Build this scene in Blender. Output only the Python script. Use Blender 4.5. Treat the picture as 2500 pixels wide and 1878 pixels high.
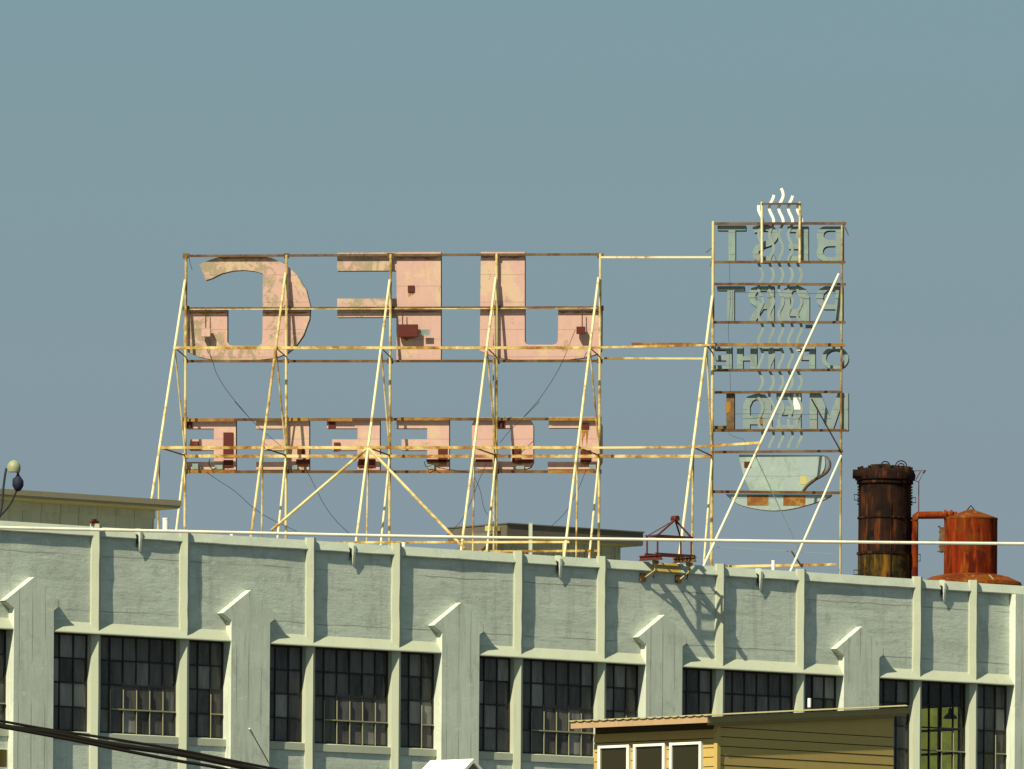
import bpy, bmesh, math, random
from mathutils import Vector, Matrix, Euler
from mathutils.geometry import tessellate_polygon
random.seed(7)
for o in list(bpy.data.objects): bpy.data.objects.remove(o)
sc = bpy.context.scene
col = sc.collection
R = math.radians

# ---------------------------------------------------------------- camera, sky, sun, exposure
F, PX, PY, ROLL, EYE = 27000.0, 1250.0, 3180.0, 0.007, 1.7     # long lens (px of a 2500 px wide frame), eye height
cam = bpy.data.cameras.new('camera'); co = bpy.data.objects.new('camera', cam); col.objects.link(co)
cam.sensor_width = 36.0; cam.lens = F * 36.0 / 2500.0
cam.shift_x = 0.0; cam.shift_y = (PY - 939.0) / 2500.0
cam.clip_start = 1.0; cam.clip_end = 9000.0
co.matrix_world = Matrix.Translation((0, 0, EYE)) @ Euler((R(90), 0, 0)).to_matrix().to_4x4() @ Matrix.Rotation(ROLL, 4, 'Z')
sc.camera = co
sc.render.resolution_x, sc.render.resolution_y = 1024, 769

YAW = R(40.0)
U = Vector((math.cos(YAW), math.sin(YAW), 0)); N = Vector((math.sin(YAW), -math.cos(YAW), 0))
SUN_AZ, SUN_EL = R(74.5), R(45.5)
sh = N * math.cos(SUN_AZ) - U * math.sin(SUN_AZ)
SUN = Vector((sh.x * math.cos(SUN_EL), sh.y * math.cos(SUN_EL), math.sin(SUN_EL)))
sun = bpy.data.lights.new('sun', 'SUN'); so = bpy.data.objects.new('sun', sun); col.objects.link(so)
sun.energy = 5.0; sun.angle = R(0.5); sun.color = (1.0, 0.91, 0.65)
so.rotation_euler = SUN.to_track_quat('Z', 'Y').to_euler(); so.location = (-60, -60, 120)

w = bpy.data.worlds.new('World'); sc.world = w; w.use_nodes = True
nt = w.node_tree; bg = nt.nodes['Background']
sky = nt.nodes.new('ShaderNodeTexSky'); sky.sky_type = 'NISHITA'; sky.sun_disc = False
sky.sun_elevation = SUN_EL; sky.sun_rotation = math.atan2(SUN.x, SUN.y); sky.dust_density = 3.0
mixw = nt.nodes.new('ShaderNodeMix'); mixw.data_type = 'RGBA'; mixw.inputs[0].default_value = 0.88
nt.links.new(sky.outputs[0], mixw.inputs[6]); tcw = nt.nodes.new('ShaderNodeTexCoord'); spw = nt.nodes.new('ShaderNodeSeparateXYZ'); mr = nt.nodes.new('ShaderNodeMapRange'); gr = nt.nodes.new('ShaderNodeMix'); gr.data_type = 'RGBA'
nt.links.new(tcw.outputs['Generated'], spw.inputs[0]); nt.links.new(spw.outputs[2], mr.inputs[0]); mr.inputs[1].default_value = 0.055; mr.inputs[2].default_value = 0.118
nt.links.new(mr.outputs[0], gr.inputs[0]); gr.inputs[6].default_value = (1.47, 1.88, 2.25, 1); gr.inputs[7].default_value = (1.22, 1.96, 2.16, 1)   # hazy veil, greyer towards the horizon
nt.links.new(gr.outputs[2], mixw.inputs[7])
nt.links.new(mixw.outputs[2], bg.inputs[0]); bg.inputs[1].default_value = 0.1

sc.view_settings.view_transform = 'Standard'; sc.view_settings.look = 'None'
sc.view_settings.gamma = 1.0; sc.view_settings.use_curve_mapping = False
sc.view_settings.exposure = 0.6

# ---------------------------------------------------------------- helpers
def ray(px, py):
    dx, dy = px - PX, PY - py; c, s = math.cos(ROLL), math.sin(ROLL)
    return Vector(((dx * c - dy * s) / F, 1.0, (dx * s + dy * c) / F))
EYEP = Vector((0, 0, EYE))
def on_plane(px, py, p0, n):
    r = ray(px, py); return EYEP + r * ((p0 - EYEP).dot(n) / r.dot(n))
def at_depth(px, py, y): return EYEP + ray(px, py) * y

class MB:
    """collects pieces of one mesh"""
    def __init__(s, off=(0, 0, 0)): s.v, s.f, s.m, s.off = [], [], [], Vector(off)
    def add(s, vs, fs, mi=0):
        b = len(s.v); s.v += [tuple(Vector(p) - s.off) for p in vs]; s.f += [tuple(i + b for i in f) for f in fs]; s.m += [mi] * len(fs)
    def box(s, x0, x1, y0, y1, z0, z1, mi=0):
        v = [(x, y, z) for z in (z0, z1) for y in (y0, y1) for x in (x0, x1)]
        s.add(v, [(0, 2, 3, 1), (4, 5, 7, 6), (0, 1, 5, 4), (2, 6, 7, 3), (0, 4, 6, 2), (1, 3, 7, 5)], mi)
    def bar(s, p, q, wd, ht, mi=0, up=(0, 0, 1)):
        p, q = Vector(p), Vector(q); d = (q - p).normalized(); up = Vector(up)
        if abs(d.dot(up)) > .98: up = Vector((0, 1, 0))
        a = d.cross(up).normalized() * wd / 2; b = a.cross(d).normalized() * ht / 2
        v = [e + x * a + y * b for e in (p, q) for x, y in ((-1, -1), (1, -1), (1, 1), (-1, 1))]
        s.add(v, [(0, 1, 2, 3), (7, 6, 5, 4)] + [(i, i + 4, (i + 1) % 4 + 4, (i + 1) % 4) for i in range(4)], mi)
    def tube(s, pts, r, n=8, mi=0):
        pts = [Vector(p) for p in pts]; vs, fs = [], []
        for i, p in enumerate(pts):
            d = (pts[min(i + 1, len(pts) - 1)] - pts[max(i - 1, 0)]).normalized()
            a = d.cross(Vector((0, 0, 1)) if abs(d.z) < .95 else Vector((0, 1, 0))).normalized(); b = d.cross(a)
            rr = r[i] if isinstance(r, (list, tuple)) else r
            vs += [p + (a * math.cos(t) + b * math.sin(t)) * rr for t in (2 * math.pi * k / n for k in range(n))]
        for i in range(len(pts) - 1):
            fs += [(i * n + k, i * n + (k + 1) % n, (i + 1) * n + (k + 1) % n, (i + 1) * n + k) for k in range(n)]
        fs += [tuple(reversed(range(n))), tuple((len(pts) - 1) * n + k for k in range(n))]
        s.add(vs, fs, mi)
    def lathe(s, c, prof, n=32, mi=0):
        c = Vector(c); vs, fs = [], []
        for r, z in prof: vs += [c + Vector((r * math.cos(2 * math.pi * k / n), r * math.sin(2 * math.pi * k / n), z)) for k in range(n)]
        for i in range(len(prof) - 1):
            fs += [(i * n + k, i * n + (k + 1) % n, (i + 1) * n + (k + 1) % n, (i + 1) * n + k) for k in range(n)]
        fs += [tuple(reversed(range(n))), tuple((len(prof) - 1) * n + k for k in range(n))]
        s.add(vs, fs, mi)
    def slab(s, loops, fn, t0, t1, mi=0):
        """flat shape with holes; fn(a,b,t) maps to space, t0..t1 its thickness"""
        tris = tessellate_polygon([[Vector((a, b, 0)) for a, b in L] for L in loops])
        flat = [p for L in loops for p in L]; n = len(flat)
        vs = [fn(a, b, t0) for a, b in flat] + [fn(a, b, t1) for a, b in flat]
        fs = [t for t in tris] + [tuple(i + n for i in reversed(t)) for t in tris]; b0 = 0
        for L in loops:
            k = len(L); fs += [(b0 + i, b0 + (i + 1) % k, b0 + (i + 1) % k + n, b0 + i + n) for i in range(k)]; b0 += k
        s.add(vs, fs, mi)
    def mesh(s, name, mats):
        me = bpy.data.meshes.new(name); me.from_pydata(s.v, [], s.f)
        for m in (mats if isinstance(mats, (list, tuple)) else [mats]): me.materials.append(m)
        me.polygons.foreach_set('material_index', s.m)
        bm = bmesh.new(); bm.from_mesh(me); bmesh.ops.recalc_face_normals(bm, faces=bm.faces); bm.to_mesh(me); bm.free()
        return me
    def build(s, name, mats, parent=None, smooth=False):
        me = s.mesh(name, mats)
        if smooth: smoothen(me)
        return link(name, me, parent)
def smoothen(me, ang=40):
    for p in me.polygons: p.use_smooth = True
    bm = bmesh.new(); bm.from_mesh(me)
    for e in bm.edges:
        if len(e.link_faces) == 2 and e.calc_face_angle(0) > R(ang): e.smooth = False
    bm.to_mesh(me); bm.free()
def link(name, me, parent=None, loc=None, rot=None):
    o = bpy.data.objects.new(name, me); col.objects.link(o)
    if parent: o.parent = parent
    if loc is not None: o.location = loc
    if rot is not None: o.rotation_euler = rot
    return o
def tag(o, label=None, cat=None, group=None, kind=None):
    for k, v in (('label', label), ('category', cat), ('group', group), ('kind', kind)):
        if v: o[k] = v
    return o
def thing(name, label, cat, loc=(0, 0, 0), group=None, rz=0):
    o = bpy.data.objects.new(name, None); col.objects.link(o); o.location = loc; o.rotation_euler = (0, 0, rz); o.empty_display_size = .3
    return tag(o, label, cat, group)
def arc(cx, cy, rx, ry, a0, a1, n=10):
    return [(cx + rx * math.cos(R(a0 + (a1 - a0) * i / n)), cy + ry * math.sin(R(a0 + (a1 - a0) * i / n))) for i in range(n + 1)]
def stroke(pts, wd):
    L, Rr = [], []
    for i, p in enumerate(pts):
        a, b = pts[max(i - 1, 0)], pts[min(i + 1, len(pts) - 1)]
        dx, dy = b[0] - a[0], b[1] - a[1]; l = math.hypot(dx, dy); nx, ny = -dy / l * wd / 2, dx / l * wd / 2
        L.append((p[0] + nx, p[1] + ny)); Rr.append((p[0] - nx, p[1] - ny))
    return L + Rr[::-1]
def spline(pts, k=5):
    out = []
    for i in range(len(pts) - 1):
        p = [pts[max(i - 1, 0)], pts[i], pts[i + 1], pts[min(i + 2, len(pts) - 1)]]
        for j in range(k):
            t = j / k
            out.append(tuple(.5 * (2 * b + (c - a) * t + (2 * a - 5 * b + 4 * c - d) * t * t + (3 * b - a - 3 * c + d) * t ** 3) for a, b, c, d in zip(*p)))
    return out + [tuple(pts[-1])]

# ---------------------------------------------------------------- materials
class NB:
    def __init__(s, name):
        s.mat = bpy.data.materials.new(name); s.mat.use_nodes = True; s.t = s.mat.node_tree; s.p = s.t.nodes['Principled BSDF']; s.out = s.t.nodes['Material Output']
        tc = s.t.nodes.new('ShaderNodeTexCoord'); oi = s.t.nodes.new('ShaderNodeObjectInfo')
        ad = s.t.nodes.new('ShaderNodeVectorMath'); ad.operation = 'MULTIPLY_ADD'
        cx = s.t.nodes.new('ShaderNodeCombineXYZ')
        for i in range(3): s.t.links.new(oi.outputs['Random'], cx.inputs[i])
        s.t.links.new(cx.outputs[0], ad.inputs[0]); ad.inputs[1].default_value = (37, 53, 71); s.t.links.new(tc.outputs['Object'], ad.inputs[2])
        s.co = ad.outputs[0]; s.raw = tc.outputs['Object']; s.rnd = oi.outputs['Random']
    def L(s, a, b): s.t.links.new(a, b)
    def scale(s, sc3, src=None):
        n = s.t.nodes.new('ShaderNodeVectorMath'); n.operation = 'MULTIPLY'; n.inputs[1].default_value = sc3; s.L(src or s.co, n.inputs[0]); return n.outputs[0]
    def noise(s, scale=1.0, vec=None, detail=4, rough=.6, dist=0):
        n = s.t.nodes.new('ShaderNodeTexNoise'); n.inputs['Scale'].default_value = scale; n.inputs['Detail'].default_value = detail
        n.inputs['Roughness'].default_value = rough; n.inputs['Distortion'].default_value = dist; s.L(vec or s.co, n.inputs['Vector']); return n.outputs[0]
    def ramp(s, fac, stops):
        n = s.t.nodes.new('ShaderNodeValToRGB'); e = n.color_ramp.elements
        while len(e) < len(stops): e.new(.5)
        for k, (p, c) in zip(e, stops): k.position = p; k.color = (c, c, c, 1) if isinstance(c, (int, float)) else (*c, 1)
        s.L(fac, n.inputs[0]); return n.outputs[0]
    def mix(s, fac, a, b, mode='MIX'):
        n = s.t.nodes.new('ShaderNodeMix'); n.data_type = 'RGBA'; n.blend_type = mode
        for v, i in ((fac, 0), (a, 6), (b, 7)):
            if hasattr(v, 'is_output'): s.L(v, n.inputs[i])
            elif i == 0: n.inputs[0].default_value = v
            else: n.inputs[i].default_value = (*v, 1)
        return n.outputs[2]
    def math(s, op, a, b=0.0):
        n = s.t.nodes.new('ShaderNodeMath'); n.operation = op
        for v, i in ((a, 0), (b, 1)):
            if hasattr(v, 'is_output'): s.L(v, n.inputs[i])
            else: n.inputs[i].default_value = v
        return n.outputs[0]
    def sep(s, vec):
        n = s.t.nodes.new('ShaderNodeSeparateXYZ'); s.L(vec, n.inputs[0]); return n.outputs
    def bump(s, h, strength=.5, dist=.02):
        n = s.t.nodes.new('ShaderNodeBump'); n.inputs['Strength'].default_value = strength; n.inputs['Distance'].default_value = dist
        s.L(h, n.inputs['Height']); s.L(n.outputs[0], s.p.inputs['Normal'])
    def done(s, colr, rough=.8, metal=0.0, spec=.3):
        if hasattr(colr, 'is_output'): s.L(colr, s.p.inputs['Base Color'])
        else: s.p.inputs['Base Color'].default_value = (*colr, 1)
        s.p.inputs['Roughness'].default_value = rough; s.p.inputs['Metallic'].default_value = metal; s.p.inputs['Specular IOR Level'].default_value = spec
        return s.mat

def m_wall(name, base, vertical=False, line=1.15, amt=1.0):
    b = NB(name)
    sc3 = (7, 7, .5) if vertical else (.5, .5, 4)
    boards = b.noise(1.0, b.scale(sc3), 3, .55)
    coarse = b.noise(.9, None, 4, .6); fine = b.noise(16, None, 4, .7)
    c = b.mix(b.ramp(coarse, [(.35, 0), (.7, 1)]), tuple(x * .9 for x in base), tuple(x * 1.06 for x in base))
    c = b.mix(b.ramp(boards, [(.30, .45 * amt), (.46, 0)]), c, tuple(x * .62 for x in base))
    b2 = b.noise(1.0, b.scale((13, 13, 1.1) if vertical else (2.2, 2.2, 10)), 4, .65)
    c = b.mix(b.ramp(b2, [(.33, .5 * amt), (.45, 0)]), c, tuple(x * .6 for x in base))
    c = b.mix(b.ramp(b2, [(.58, 0), (.70, .5 * amt)]), c, tuple(min(x * 1.2, .8) for x in base))
    blot = b.noise(2.6, b.scale((1, 1, .6)), 5, .7); c = b.mix(b.ramp(blot, [(.32, .6), (.46, 0)]), c, tuple(x * .62 for x in base))
    stn = b.noise(1.0, b.scale((5, 5, .35)), 4, .6); c = b.mix(b.ramp(stn, [(.56, 0), (.68, .45)]), c, tuple(x * .6 for x in base))
    lgt = b.noise(4.5, b.scale((.6, .6, 1.6)), 5, .75); c = b.mix(b.ramp(lgt, [(.60, 0), (.66, .5)]), c, tuple(min(x * 1.25, .8) for x in base))
    c = b.mix(b.ramp(b.noise(30, None, 2, .6), [(.3, .25), (.5, 0)]), c, tuple(x * .7 for x in base))
    xyz = b.sep(b.raw); wob = b.math('MULTIPLY', b.noise(1.3, b.scale((1, 1, .2)), 3), .09)
    axis = xyz[0] if vertical else xyz[2]
    ph = b.math('PINGPONG', b.math('ADD', axis, wob), line / 2)
    crack = b.math('MULTIPLY', b.math('LESS_THAN', ph, .011), b.ramp(b.noise(.6, None, 2), [(.38, 0), (.5, 1)]))
    c = b.mix(b.math('MULTIPLY', crack, .6), c, tuple(x * .3 for x in base))
    h = b.math('ADD', b.math('ADD', b.math('MULTIPLY', boards, .4), b.math('MULTIPLY', b2, .4)), b.math('MULTIPLY', fine, .3))
    h = b.math('SUBTRACT', h, b.math('MULTIPLY', crack, .5))
    b.bump(h, .5 * amt, .03)
    return b.done(c, .85)
def m_paint(name, base, dirt=.25, bumpy=.2):
    b = NB(name); n = b.noise(2.2, b.scale((1, 1, .5)), 5, .65); f = b.noise(25, None, 3); dr = b.noise(1.0, b.scale((11, 11, .9)), 4, .65)
    c = b.mix(b.math('MULTIPLY', b.ramp(n, [(.45, 0), (.75, 1)]), dirt), base, tuple(x * .45 for x in base))
    c = b.mix(b.math('MULTIPLY', b.ramp(dr, [(.56, 0), (.68, 1)]), min(1, dirt * 1.3)), c, tuple(x * .5 for x in base))
    b.bump(f, bumpy, .01); return b.done(c, .75)
def m_rusty(name, base, lo, hi, rust=((.19, .08, .014), (.06, .024, .008)), scale=3.0, yellow=True):
    b = NB(name); n = b.noise(scale, None, 5, .7); n2 = b.noise(scale * .3, None, 3, .5)
    f = b.math('ADD', b.math('MULTIPLY', n, .55), b.math('MULTIPLY', n2, .45))
    rc = b.mix(b.noise(scale * 1.7, None, 3), rust[0], rust[1])
    c = b.mix(b.ramp(f, [(lo - .05, 0), (hi - .03, 1)]), base, (base[0] * .8, base[1] * .6, base[2] * .28)) if yellow else base
    c = b.mix(b.ramp(f, [(lo, 0), (hi, 1)]), c, rc)
    b.bump(f, .3, .01); return b.done(c, .75)

WALLC = (.52, .575, .505)
M = {}
M['wall'] = m_wall('painted_concrete_wall', WALLC)
M['pier'] = m_wall('painted_concrete_pier', (.535, .585, .505), True, .34, .45)
M['trim'] = m_paint('cream_trim_paint', (.40, .43, .335), .12, .3)
M['coping'] = m_paint('coping_paint', (.42, .465, .39), .18, .35)
M['coping_rust'] = m_rusty('rust_stained_coping', (.42, .42, .30), .40, .56, ((.46, .36, .06), (.30, .16, .02)), 2.0, False)
M['gravel'] = m_paint('roof_gravel', (.34, .32, .27), .3)  # pale gravel of the roof slab, light enough to bounce onto the sheds
M['sash'] = m_paint('sash_paint', (.022, .022, .020), .3, .1)
M['sunlit_vent_paint'] = m_paint('sunlit_vent_sash_paint', (.28, .27, .17), .3, .1)  # paler than the other bars: sunlight on the lower bars put into the colour
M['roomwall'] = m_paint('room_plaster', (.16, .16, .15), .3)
M['curtain'] = m_paint('curtain_cloth', (.30, .31, .32), .35)
M['cream'] = m_rusty('cream_pipe_paint', (.58, .54, .34), .55, .68)
M['cream_mid'] = m_rusty('cream_pipe_flaking', (.52, .46, .24), .48, .62, ((.24, .11, .015), (.09, .035, .008)))
M['rust_streak'] = m_rusty('orange_rust_streak', (.33, .17, .035), .42, .56, ((.25, .10, .012), (.12, .04, .008)), 9, False)
M['white_worn'] = m_rusty('worn_white_pipe', (.62, .60, .47), .60, .72)
M['post_dull'] = m_rusty('dull_weathered_post', (.36, .34, .20), .46, .62, ((.2, .09, .02), (.09, .04, .012)))
M['beam_rust'] = m_rusty('rusted_beam', (.20, .155, .05), .36, .52, ((.12, .05, .010), (.035, .017, .009)))
M['beam_yellow'] = m_rusty('yellow_rusted_beam', (.56, .47, .22), .44, .58, ((.27, .115, .012), (.085, .032, .008)))
M['dark_beam'] = m_rusty('dark_rusted_beam', (.13, .085, .04), .42, .58, ((.12, .04, .012), (.03, .016, .012)), 7, False)
M['red_box'] = m_rusty('dark_red_box', (.075, .010, .007), .56, .70, ((.32, .1, .014), (.1, .03, .01)), 6, False)
M['red_steel'] = m_rusty('red_oxide_steel', (.085, .014, .010), .52, .66, ((.16, .05, .015), (.04, .016, .012)), 6, False)
M['white'] = m_paint('white_paint', (.74, .74, .68), .08, .1)
M['black'] = m_paint('black_rubber', (.012, .012, .014), .1, .1)
M['rubber'] = NB('weathered_cable_rubber').done((.010, .009, .008), .95, 0, .05)
M['grey_pvc'] = m_paint('pale_cable_sheath', (.60, .58, .48), .25, .2)

def m_letter(name, base, patch, amount, seam=.62, streak=(.45, .2, .03), xlim=None):
    b = NB(name); n = b.noise(3.6, b.scale((1, 1, .8)), 6, .75, .5); big = b.noise(.75, None, 2, .5)
    f = b.math('ADD', b.math('MULTIPLY', n, .75), b.math('MULTIPLY', big, .35))
    if xlim is not None: f = b.math('ADD', f, b.math('MULTIPLY', b.math('LESS_THAN', b.sep(b.raw)[0], xlim), .13))
    grime = b.noise(9, b.scale((1, 1, .35)), 4, .7)
    c = b.mix(b.math('MULTIPLY', b.ramp(grime, [(.5, 0), (.75, 1)]), .35), base, tuple(x * .7 for x in base))
    c = b.mix(b.ramp(f, [(amount, 0), (amount + .03, .8), (amount + .10, .95)]), c, b.mix(b.noise(14, None, 4, .7), patch, (base[0] * .8, base[1] * .95, base[2] * .75)))
    peel = b.noise(1.5, b.scale((1, 1, .7)), 7, .78, .6)
    c = b.mix(b.ramp(peel, [(.53, 0), (.57, .7), (.66, .85)]), c, (base[0] * 1.05, base[1] * 1.22, base[2] * .95)); c = b.mix(b.ramp(peel, [(.655, 0), (.68, .7)]), c, tuple(x * 1.2 for x in patch))
    xyz = b.sep(b.raw); ph = b.math('PINGPONG', b.math('ADD', xyz[2], b.math('MULTIPLY', b.noise(2, None, 2), .03)), seam / 2)
    c = b.mix(b.math('MULTIPLY', b.math('LESS_THAN', ph, .009), .4), c, tuple(x * .35 for x in base))
    st = b.noise(1.0, b.scale((7, 7, .7)), 3, .6)
    c = b.mix(b.math('MULTIPLY', b.ramp(st, [(.66, 0), (.74, 1)]), .45), c, streak)
    b.bump(n, .15, .01); return b.done(c, .7)
M['pink'] = m_letter('faded_pink_sheet', (.455, .285, .255), (.15, .15, .085), .66)
M['pink_arm'] = m_letter('pink_sheet_mossy_arms', (.45, .285, .25), (.15, .15, .085), .63, .6, (.45, .2, .03), .1)
M['pink_mossy'] = m_letter('mossy_pink_sheet', (.45, .285, .25), (.14, .14, .08), .53)
M['letter_side'] = m_paint('letter_return_metal', (.11, .05, .05), .3)
M['grey_sheet'] = m_letter('weathered_grey_sheet', (.175, .225, .235), (.12, .15, .14), .60, .5, (.26, .19, .03))
M['cup_sheet'] = m_letter('pale_grey_sheet', (.25, .315, .32), (.20, .24, .21), .60, .5, (.30, .22, .04))
M['steam'] = m_paint('grey_steam_sheet', (.20, .245, .235), .3)
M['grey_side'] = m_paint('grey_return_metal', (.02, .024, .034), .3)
M['rust_panel'] = m_rusty('rust_panel', (.27, .15, .03), .42, .58, ((.20, .075, .012), (.12, .035, .008)), 9, False)

def m_tank(name, a, bb, c3, gold=(.32, .13, .016)):
    b = NB(name); st = b.noise(1.0, b.scale((6, 6, .9)), 5, .65, .3); n = b.noise(2.5, None, 5, .65)
    c = b.mix(b.ramp(st, [(.40, 0), (.60, 1)]), a, bb); c = b.mix(b.ramp(n, [(.50, 0), (.60, 1)]), c, c3)
    hi = b.noise(1.0, b.scale((9, 9, 1.4)), 3, .5); c = b.mix(b.ramp(hi, [(.56, 0), (.70, .45)]), c, gold)
    b.bump(n, .7, .03); return b.done(c, .95, 0, .06)
M['stack'] = m_tank('scorched_rusty_iron', (.012, .007, .006), (.026, .011, .007), (.008, .006, .006), (.16, .045, .010))
M['stack_low'] = m_tank('lichen_stained_iron', (.016, .010, .006), (.055, .036, .009), (.010, .009, .006))
M['tank'] = m_tank('orange_rusty_iron', (.13, .020, .006), (.18, .032, .006), (.08, .012, .006))
M['tank_shell'] = m_tank('streaked_rusty_iron', (.17, .019, .004), (.06, .008, .003), (.12, .026, .005), (.38, .085, .008))
M['tank_top'] = m_tank('brown_rusty_iron', (.12, .032, .006), (.155, .045, .008), (.09, .020, .006))

def m_glass(name, tint, refl=.6, dust=.19, dmix=.45):
    b = NB(name); t = b.t; tr = t.nodes.new('ShaderNodeBsdfTransparent'); gl = t.nodes.new('ShaderNodeBsdfGlossy'); mx = t.nodes.new('ShaderNodeMixShader'); fr = t.nodes.new('ShaderNodeLayerWeight')
    n = b.noise(3, None, 3); c = b.mix(b.ramp(n, [(.35, 0), (.7, 1)]), tint, tuple(x * .85 for x in tint))
    b.L(c, tr.inputs[0]); gl.inputs['Color'].default_value = (refl, refl, refl, 1); gl.inputs['Roughness'].default_value = .06; fr.inputs[0].default_value = .5
    fac = b.math('ADD', b.math('MULTIPLY', b.math('POWER', fr.outputs['Facing'], 4), .9), .035)
    b.L(fac, mx.inputs[0]); b.L(tr.outputs[0], mx.inputs[1]); b.L(gl.outputs[0], mx.inputs[2]); df = t.nodes.new('ShaderNodeBsdfDiffuse'); m2 = t.nodes.new('ShaderNodeMixShader'); df.inputs[0].default_value = (dust * 1.04, dust, dust * .94, 1)
    b.L(b.math('MULTIPLY', b.math('ADD', b.ramp(b.noise(1.0, b.scale((6, 6, 1.2)), 3), [(.3, .2), (.7, 1)]), b.math('MULTIPLY', b.rnd, .9)), dmix), m2.inputs[0])
    b.L(mx.outputs[0], m2.inputs[1]); b.L(df.outputs[0], m2.inputs[2]); b.L(m2.outputs[0], b.out.inputs[0]); return b.mat
M['glass'] = m_glass('grimy_window_glass', (.42, .41, .37))
M['glass_grey'] = m_glass('dusty_window_glass', (.28, .27, .25))
M['glass_pale'] = m_glass('whitened_window_glass', (.5, .5, .47), .9, .30, .55)
M['glass_clear'] = m_glass('clear_window_glass', (.95, .95, .88), .5, .13, .04)
M['glass_olive'] = m_glass('yellowed_window_glass', (1.0, .96, .38), .2, .2, .06)
M['house_glass'] = NB('dark_house_glass').done((.022, .020, .004), .12, 0, .5)
M['olive_pane'] = NB('olive_pane').done((.075, .06, .006), .3, 0, .3)
M['shadow_sheathing'] = m_paint('lap_shadow_sheathing', (.06, .045, .015), .2)  # house backing; its dark colour stands in for shadow lines under the laps
M['siding'] = m_paint('tan_siding_paint', (.44, .315, .10), .10, .15)
M['fascia_tan'] = m_paint('tan_fascia_board', (.40, .265, .15), .25, .3)
M['fascia_dark'] = m_paint('brown_rake_board', (.27, .215, .085), .2)
M['house_roof'] = m_paint('green_brown_roof_metal', (.36, .33, .16), .2)
M['eave'] = m_paint('dark_eave_board', (.095, .085, .07), .15)
M['eave2'] = m_paint('olive_eave_board', (.22, .20, .135), .15)
M['soffit'] = m_paint('olive_soffit_board', (.40, .36, .14), .2)
M['shedwall'] = m_wall('penthouse_corrugated_wall', (.40, .44, .36), True, .5, .5)
M['gable'] = m_paint('weathered_gable_wood', (.30, .24, .14), .5)
M['glass_lamp'] = NB('frosted_lamp_glass').done((.25, .26, .16), .5, 0, .3)
M['navy'] = m_paint('dark_navy_enamel', (.010, .011, .035), .1)
def m_ground():
    b = NB('asphalt_ground'); n = b.noise(.05, None, 5); return b.done(b.mix(n, (.05, .05, .05), (.09, .09, .085)), .9)
M['ground'] = m_ground()

# ---------------------------------------------------------------- ground
g = MB(); g.box(-3000, 3000, -800, 5200, -.5, 0); tag(g.build('ground', M['ground']), kind='structure')

# ---------------------------------------------------------------- factory building
D0, S0, B = 238.0, -13.2545, 5.755
P0 = Vector((0, D0, 0)); ROOT = P0 + U * S0
bld = thing('factory_building', 'pale green concrete factory with tall steel sash windows under a gabled pier parapet', 'building', ROOT, rz=YAW)
E0 = EYE                                    # levels below are measured from the eye
Z = lambda z: z + E0
def fac(px, py, d=0.0):                     # facade coordinates (along, outward, height) of a sighted point
    p = on_plane(px, py, P0 + N * d, N); q = p - ROOT; return Vector((q.dot(U), d, p.z))
LO = 0.0                                    # foot of the walls
S_L, S_R = -12.0, 28.75
ZCT, ZCB, ZLB, ZLF, ZST, ZSB = Z(16.12), Z(15.905), Z(14.11), Z(13.88), Z(11.83), Z(11.66)
PIERS = [k * B + .03 for k in range(-1, 5)]
END = 27.635
def prof_s(mb, prof, s0, s1, mi=0, step=None, jit=0.0):      # profile in (d,z) swept along s with slight hand-made waviness
    n = max(1, int((s1 - s0) / step)) if step else 1; vs, fs, k = [], [], len(prof)
    for i in range(n + 1):
        s = s0 + (s1 - s0) * i / n; j = random.uniform(-jit, jit) if 0 < i < n else 0
        vs += [(s, -(d + (j if d > 0 else 0)), z + (j * .7 if d > 0 else 0)) for d, z in prof]
    for i in range(n): fs += [(i * k + a, i * k + (a + 1) % k, (i + 1) * k + (a + 1) % k, (i + 1) * k + a) for a in range(k)]
    fs += [tuple(range(k)), tuple(n * k + a for a in reversed(range(k)))]
    mb.add(vs, fs, mi)
def prof_z(mb, prof, z0, z1, mi=0, step=None, jit=0.0):      # profile in (s,d) swept upward
    n = max(1, int((z1 - z0) / step)) if step else 1; vs, fs, k = [], [], len(prof)
    for i in range(n + 1):
        z = z0 + (z1 - z0) * i / n; j, j2 = (random.uniform(-jit, jit), random.uniform(-jit, jit)) if 0 < i < n else (0, 0)
        vs += [(s + j, -(d + (j2 if d > 0 else 0)), z) for s, d in prof]
    for i in range(n): fs += [(i * k + a, i * k + (a + 1) % k, (i + 1) * k + (a + 1) % k, (i + 1) * k + a) for a in range(k)]
    fs += [tuple(range(k)), tuple(n * k + a for a in reversed(range(k)))]
    mb.add(vs, fs, mi)

# walls: parapet band, lower band, plain stretch out of frame to the left, rear and end walls
m = MB(); m.box(S_L, S_R, 0, .28, ZLF - .012, ZCB); m.build('parapet_wall', M['wall'], bld)
m = MB(); m.box(S_L, S_R - .02, 0, .28, LO, ZSB); m.build('lower_wall', M['wall'], bld)
m = MB(); m.box(S_L, PIERS[0] - .52, .004, .27, ZSB, ZLF - .012); m.build('wall', M['wall'], bld)
DEPTH = 34.0
m = MB(); m.box(S_L, S_R, DEPTH - .3, DEPTH, LO, ZCT - .1); m.build('rear_wall', M['wall'], bld)
m = MB(); m.box(S_L - .3, S_L, 0, DEPTH, LO, ZCT - .1); m.build('side_wall', M['wall'], bld)
WA, WB, WZ0, WZ1 = 1.3, 5.4, Z(11.95), Z(13.56)      # window in the end wall
m = MB()
m.box(S_R - .3, S_R, .29, WA, LO, ZCT - .1); m.box(S_R - .3, S_R, WB, DEPTH - .31, LO, ZCT - .1)
m.box(S_R - .3, S_R, WA, WB, LO, WZ0); m.box(S_R - .3, S_R, WA, WB, WZ1, ZCT - .1); m.build('end_wall', M['wall'], bld)
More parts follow.
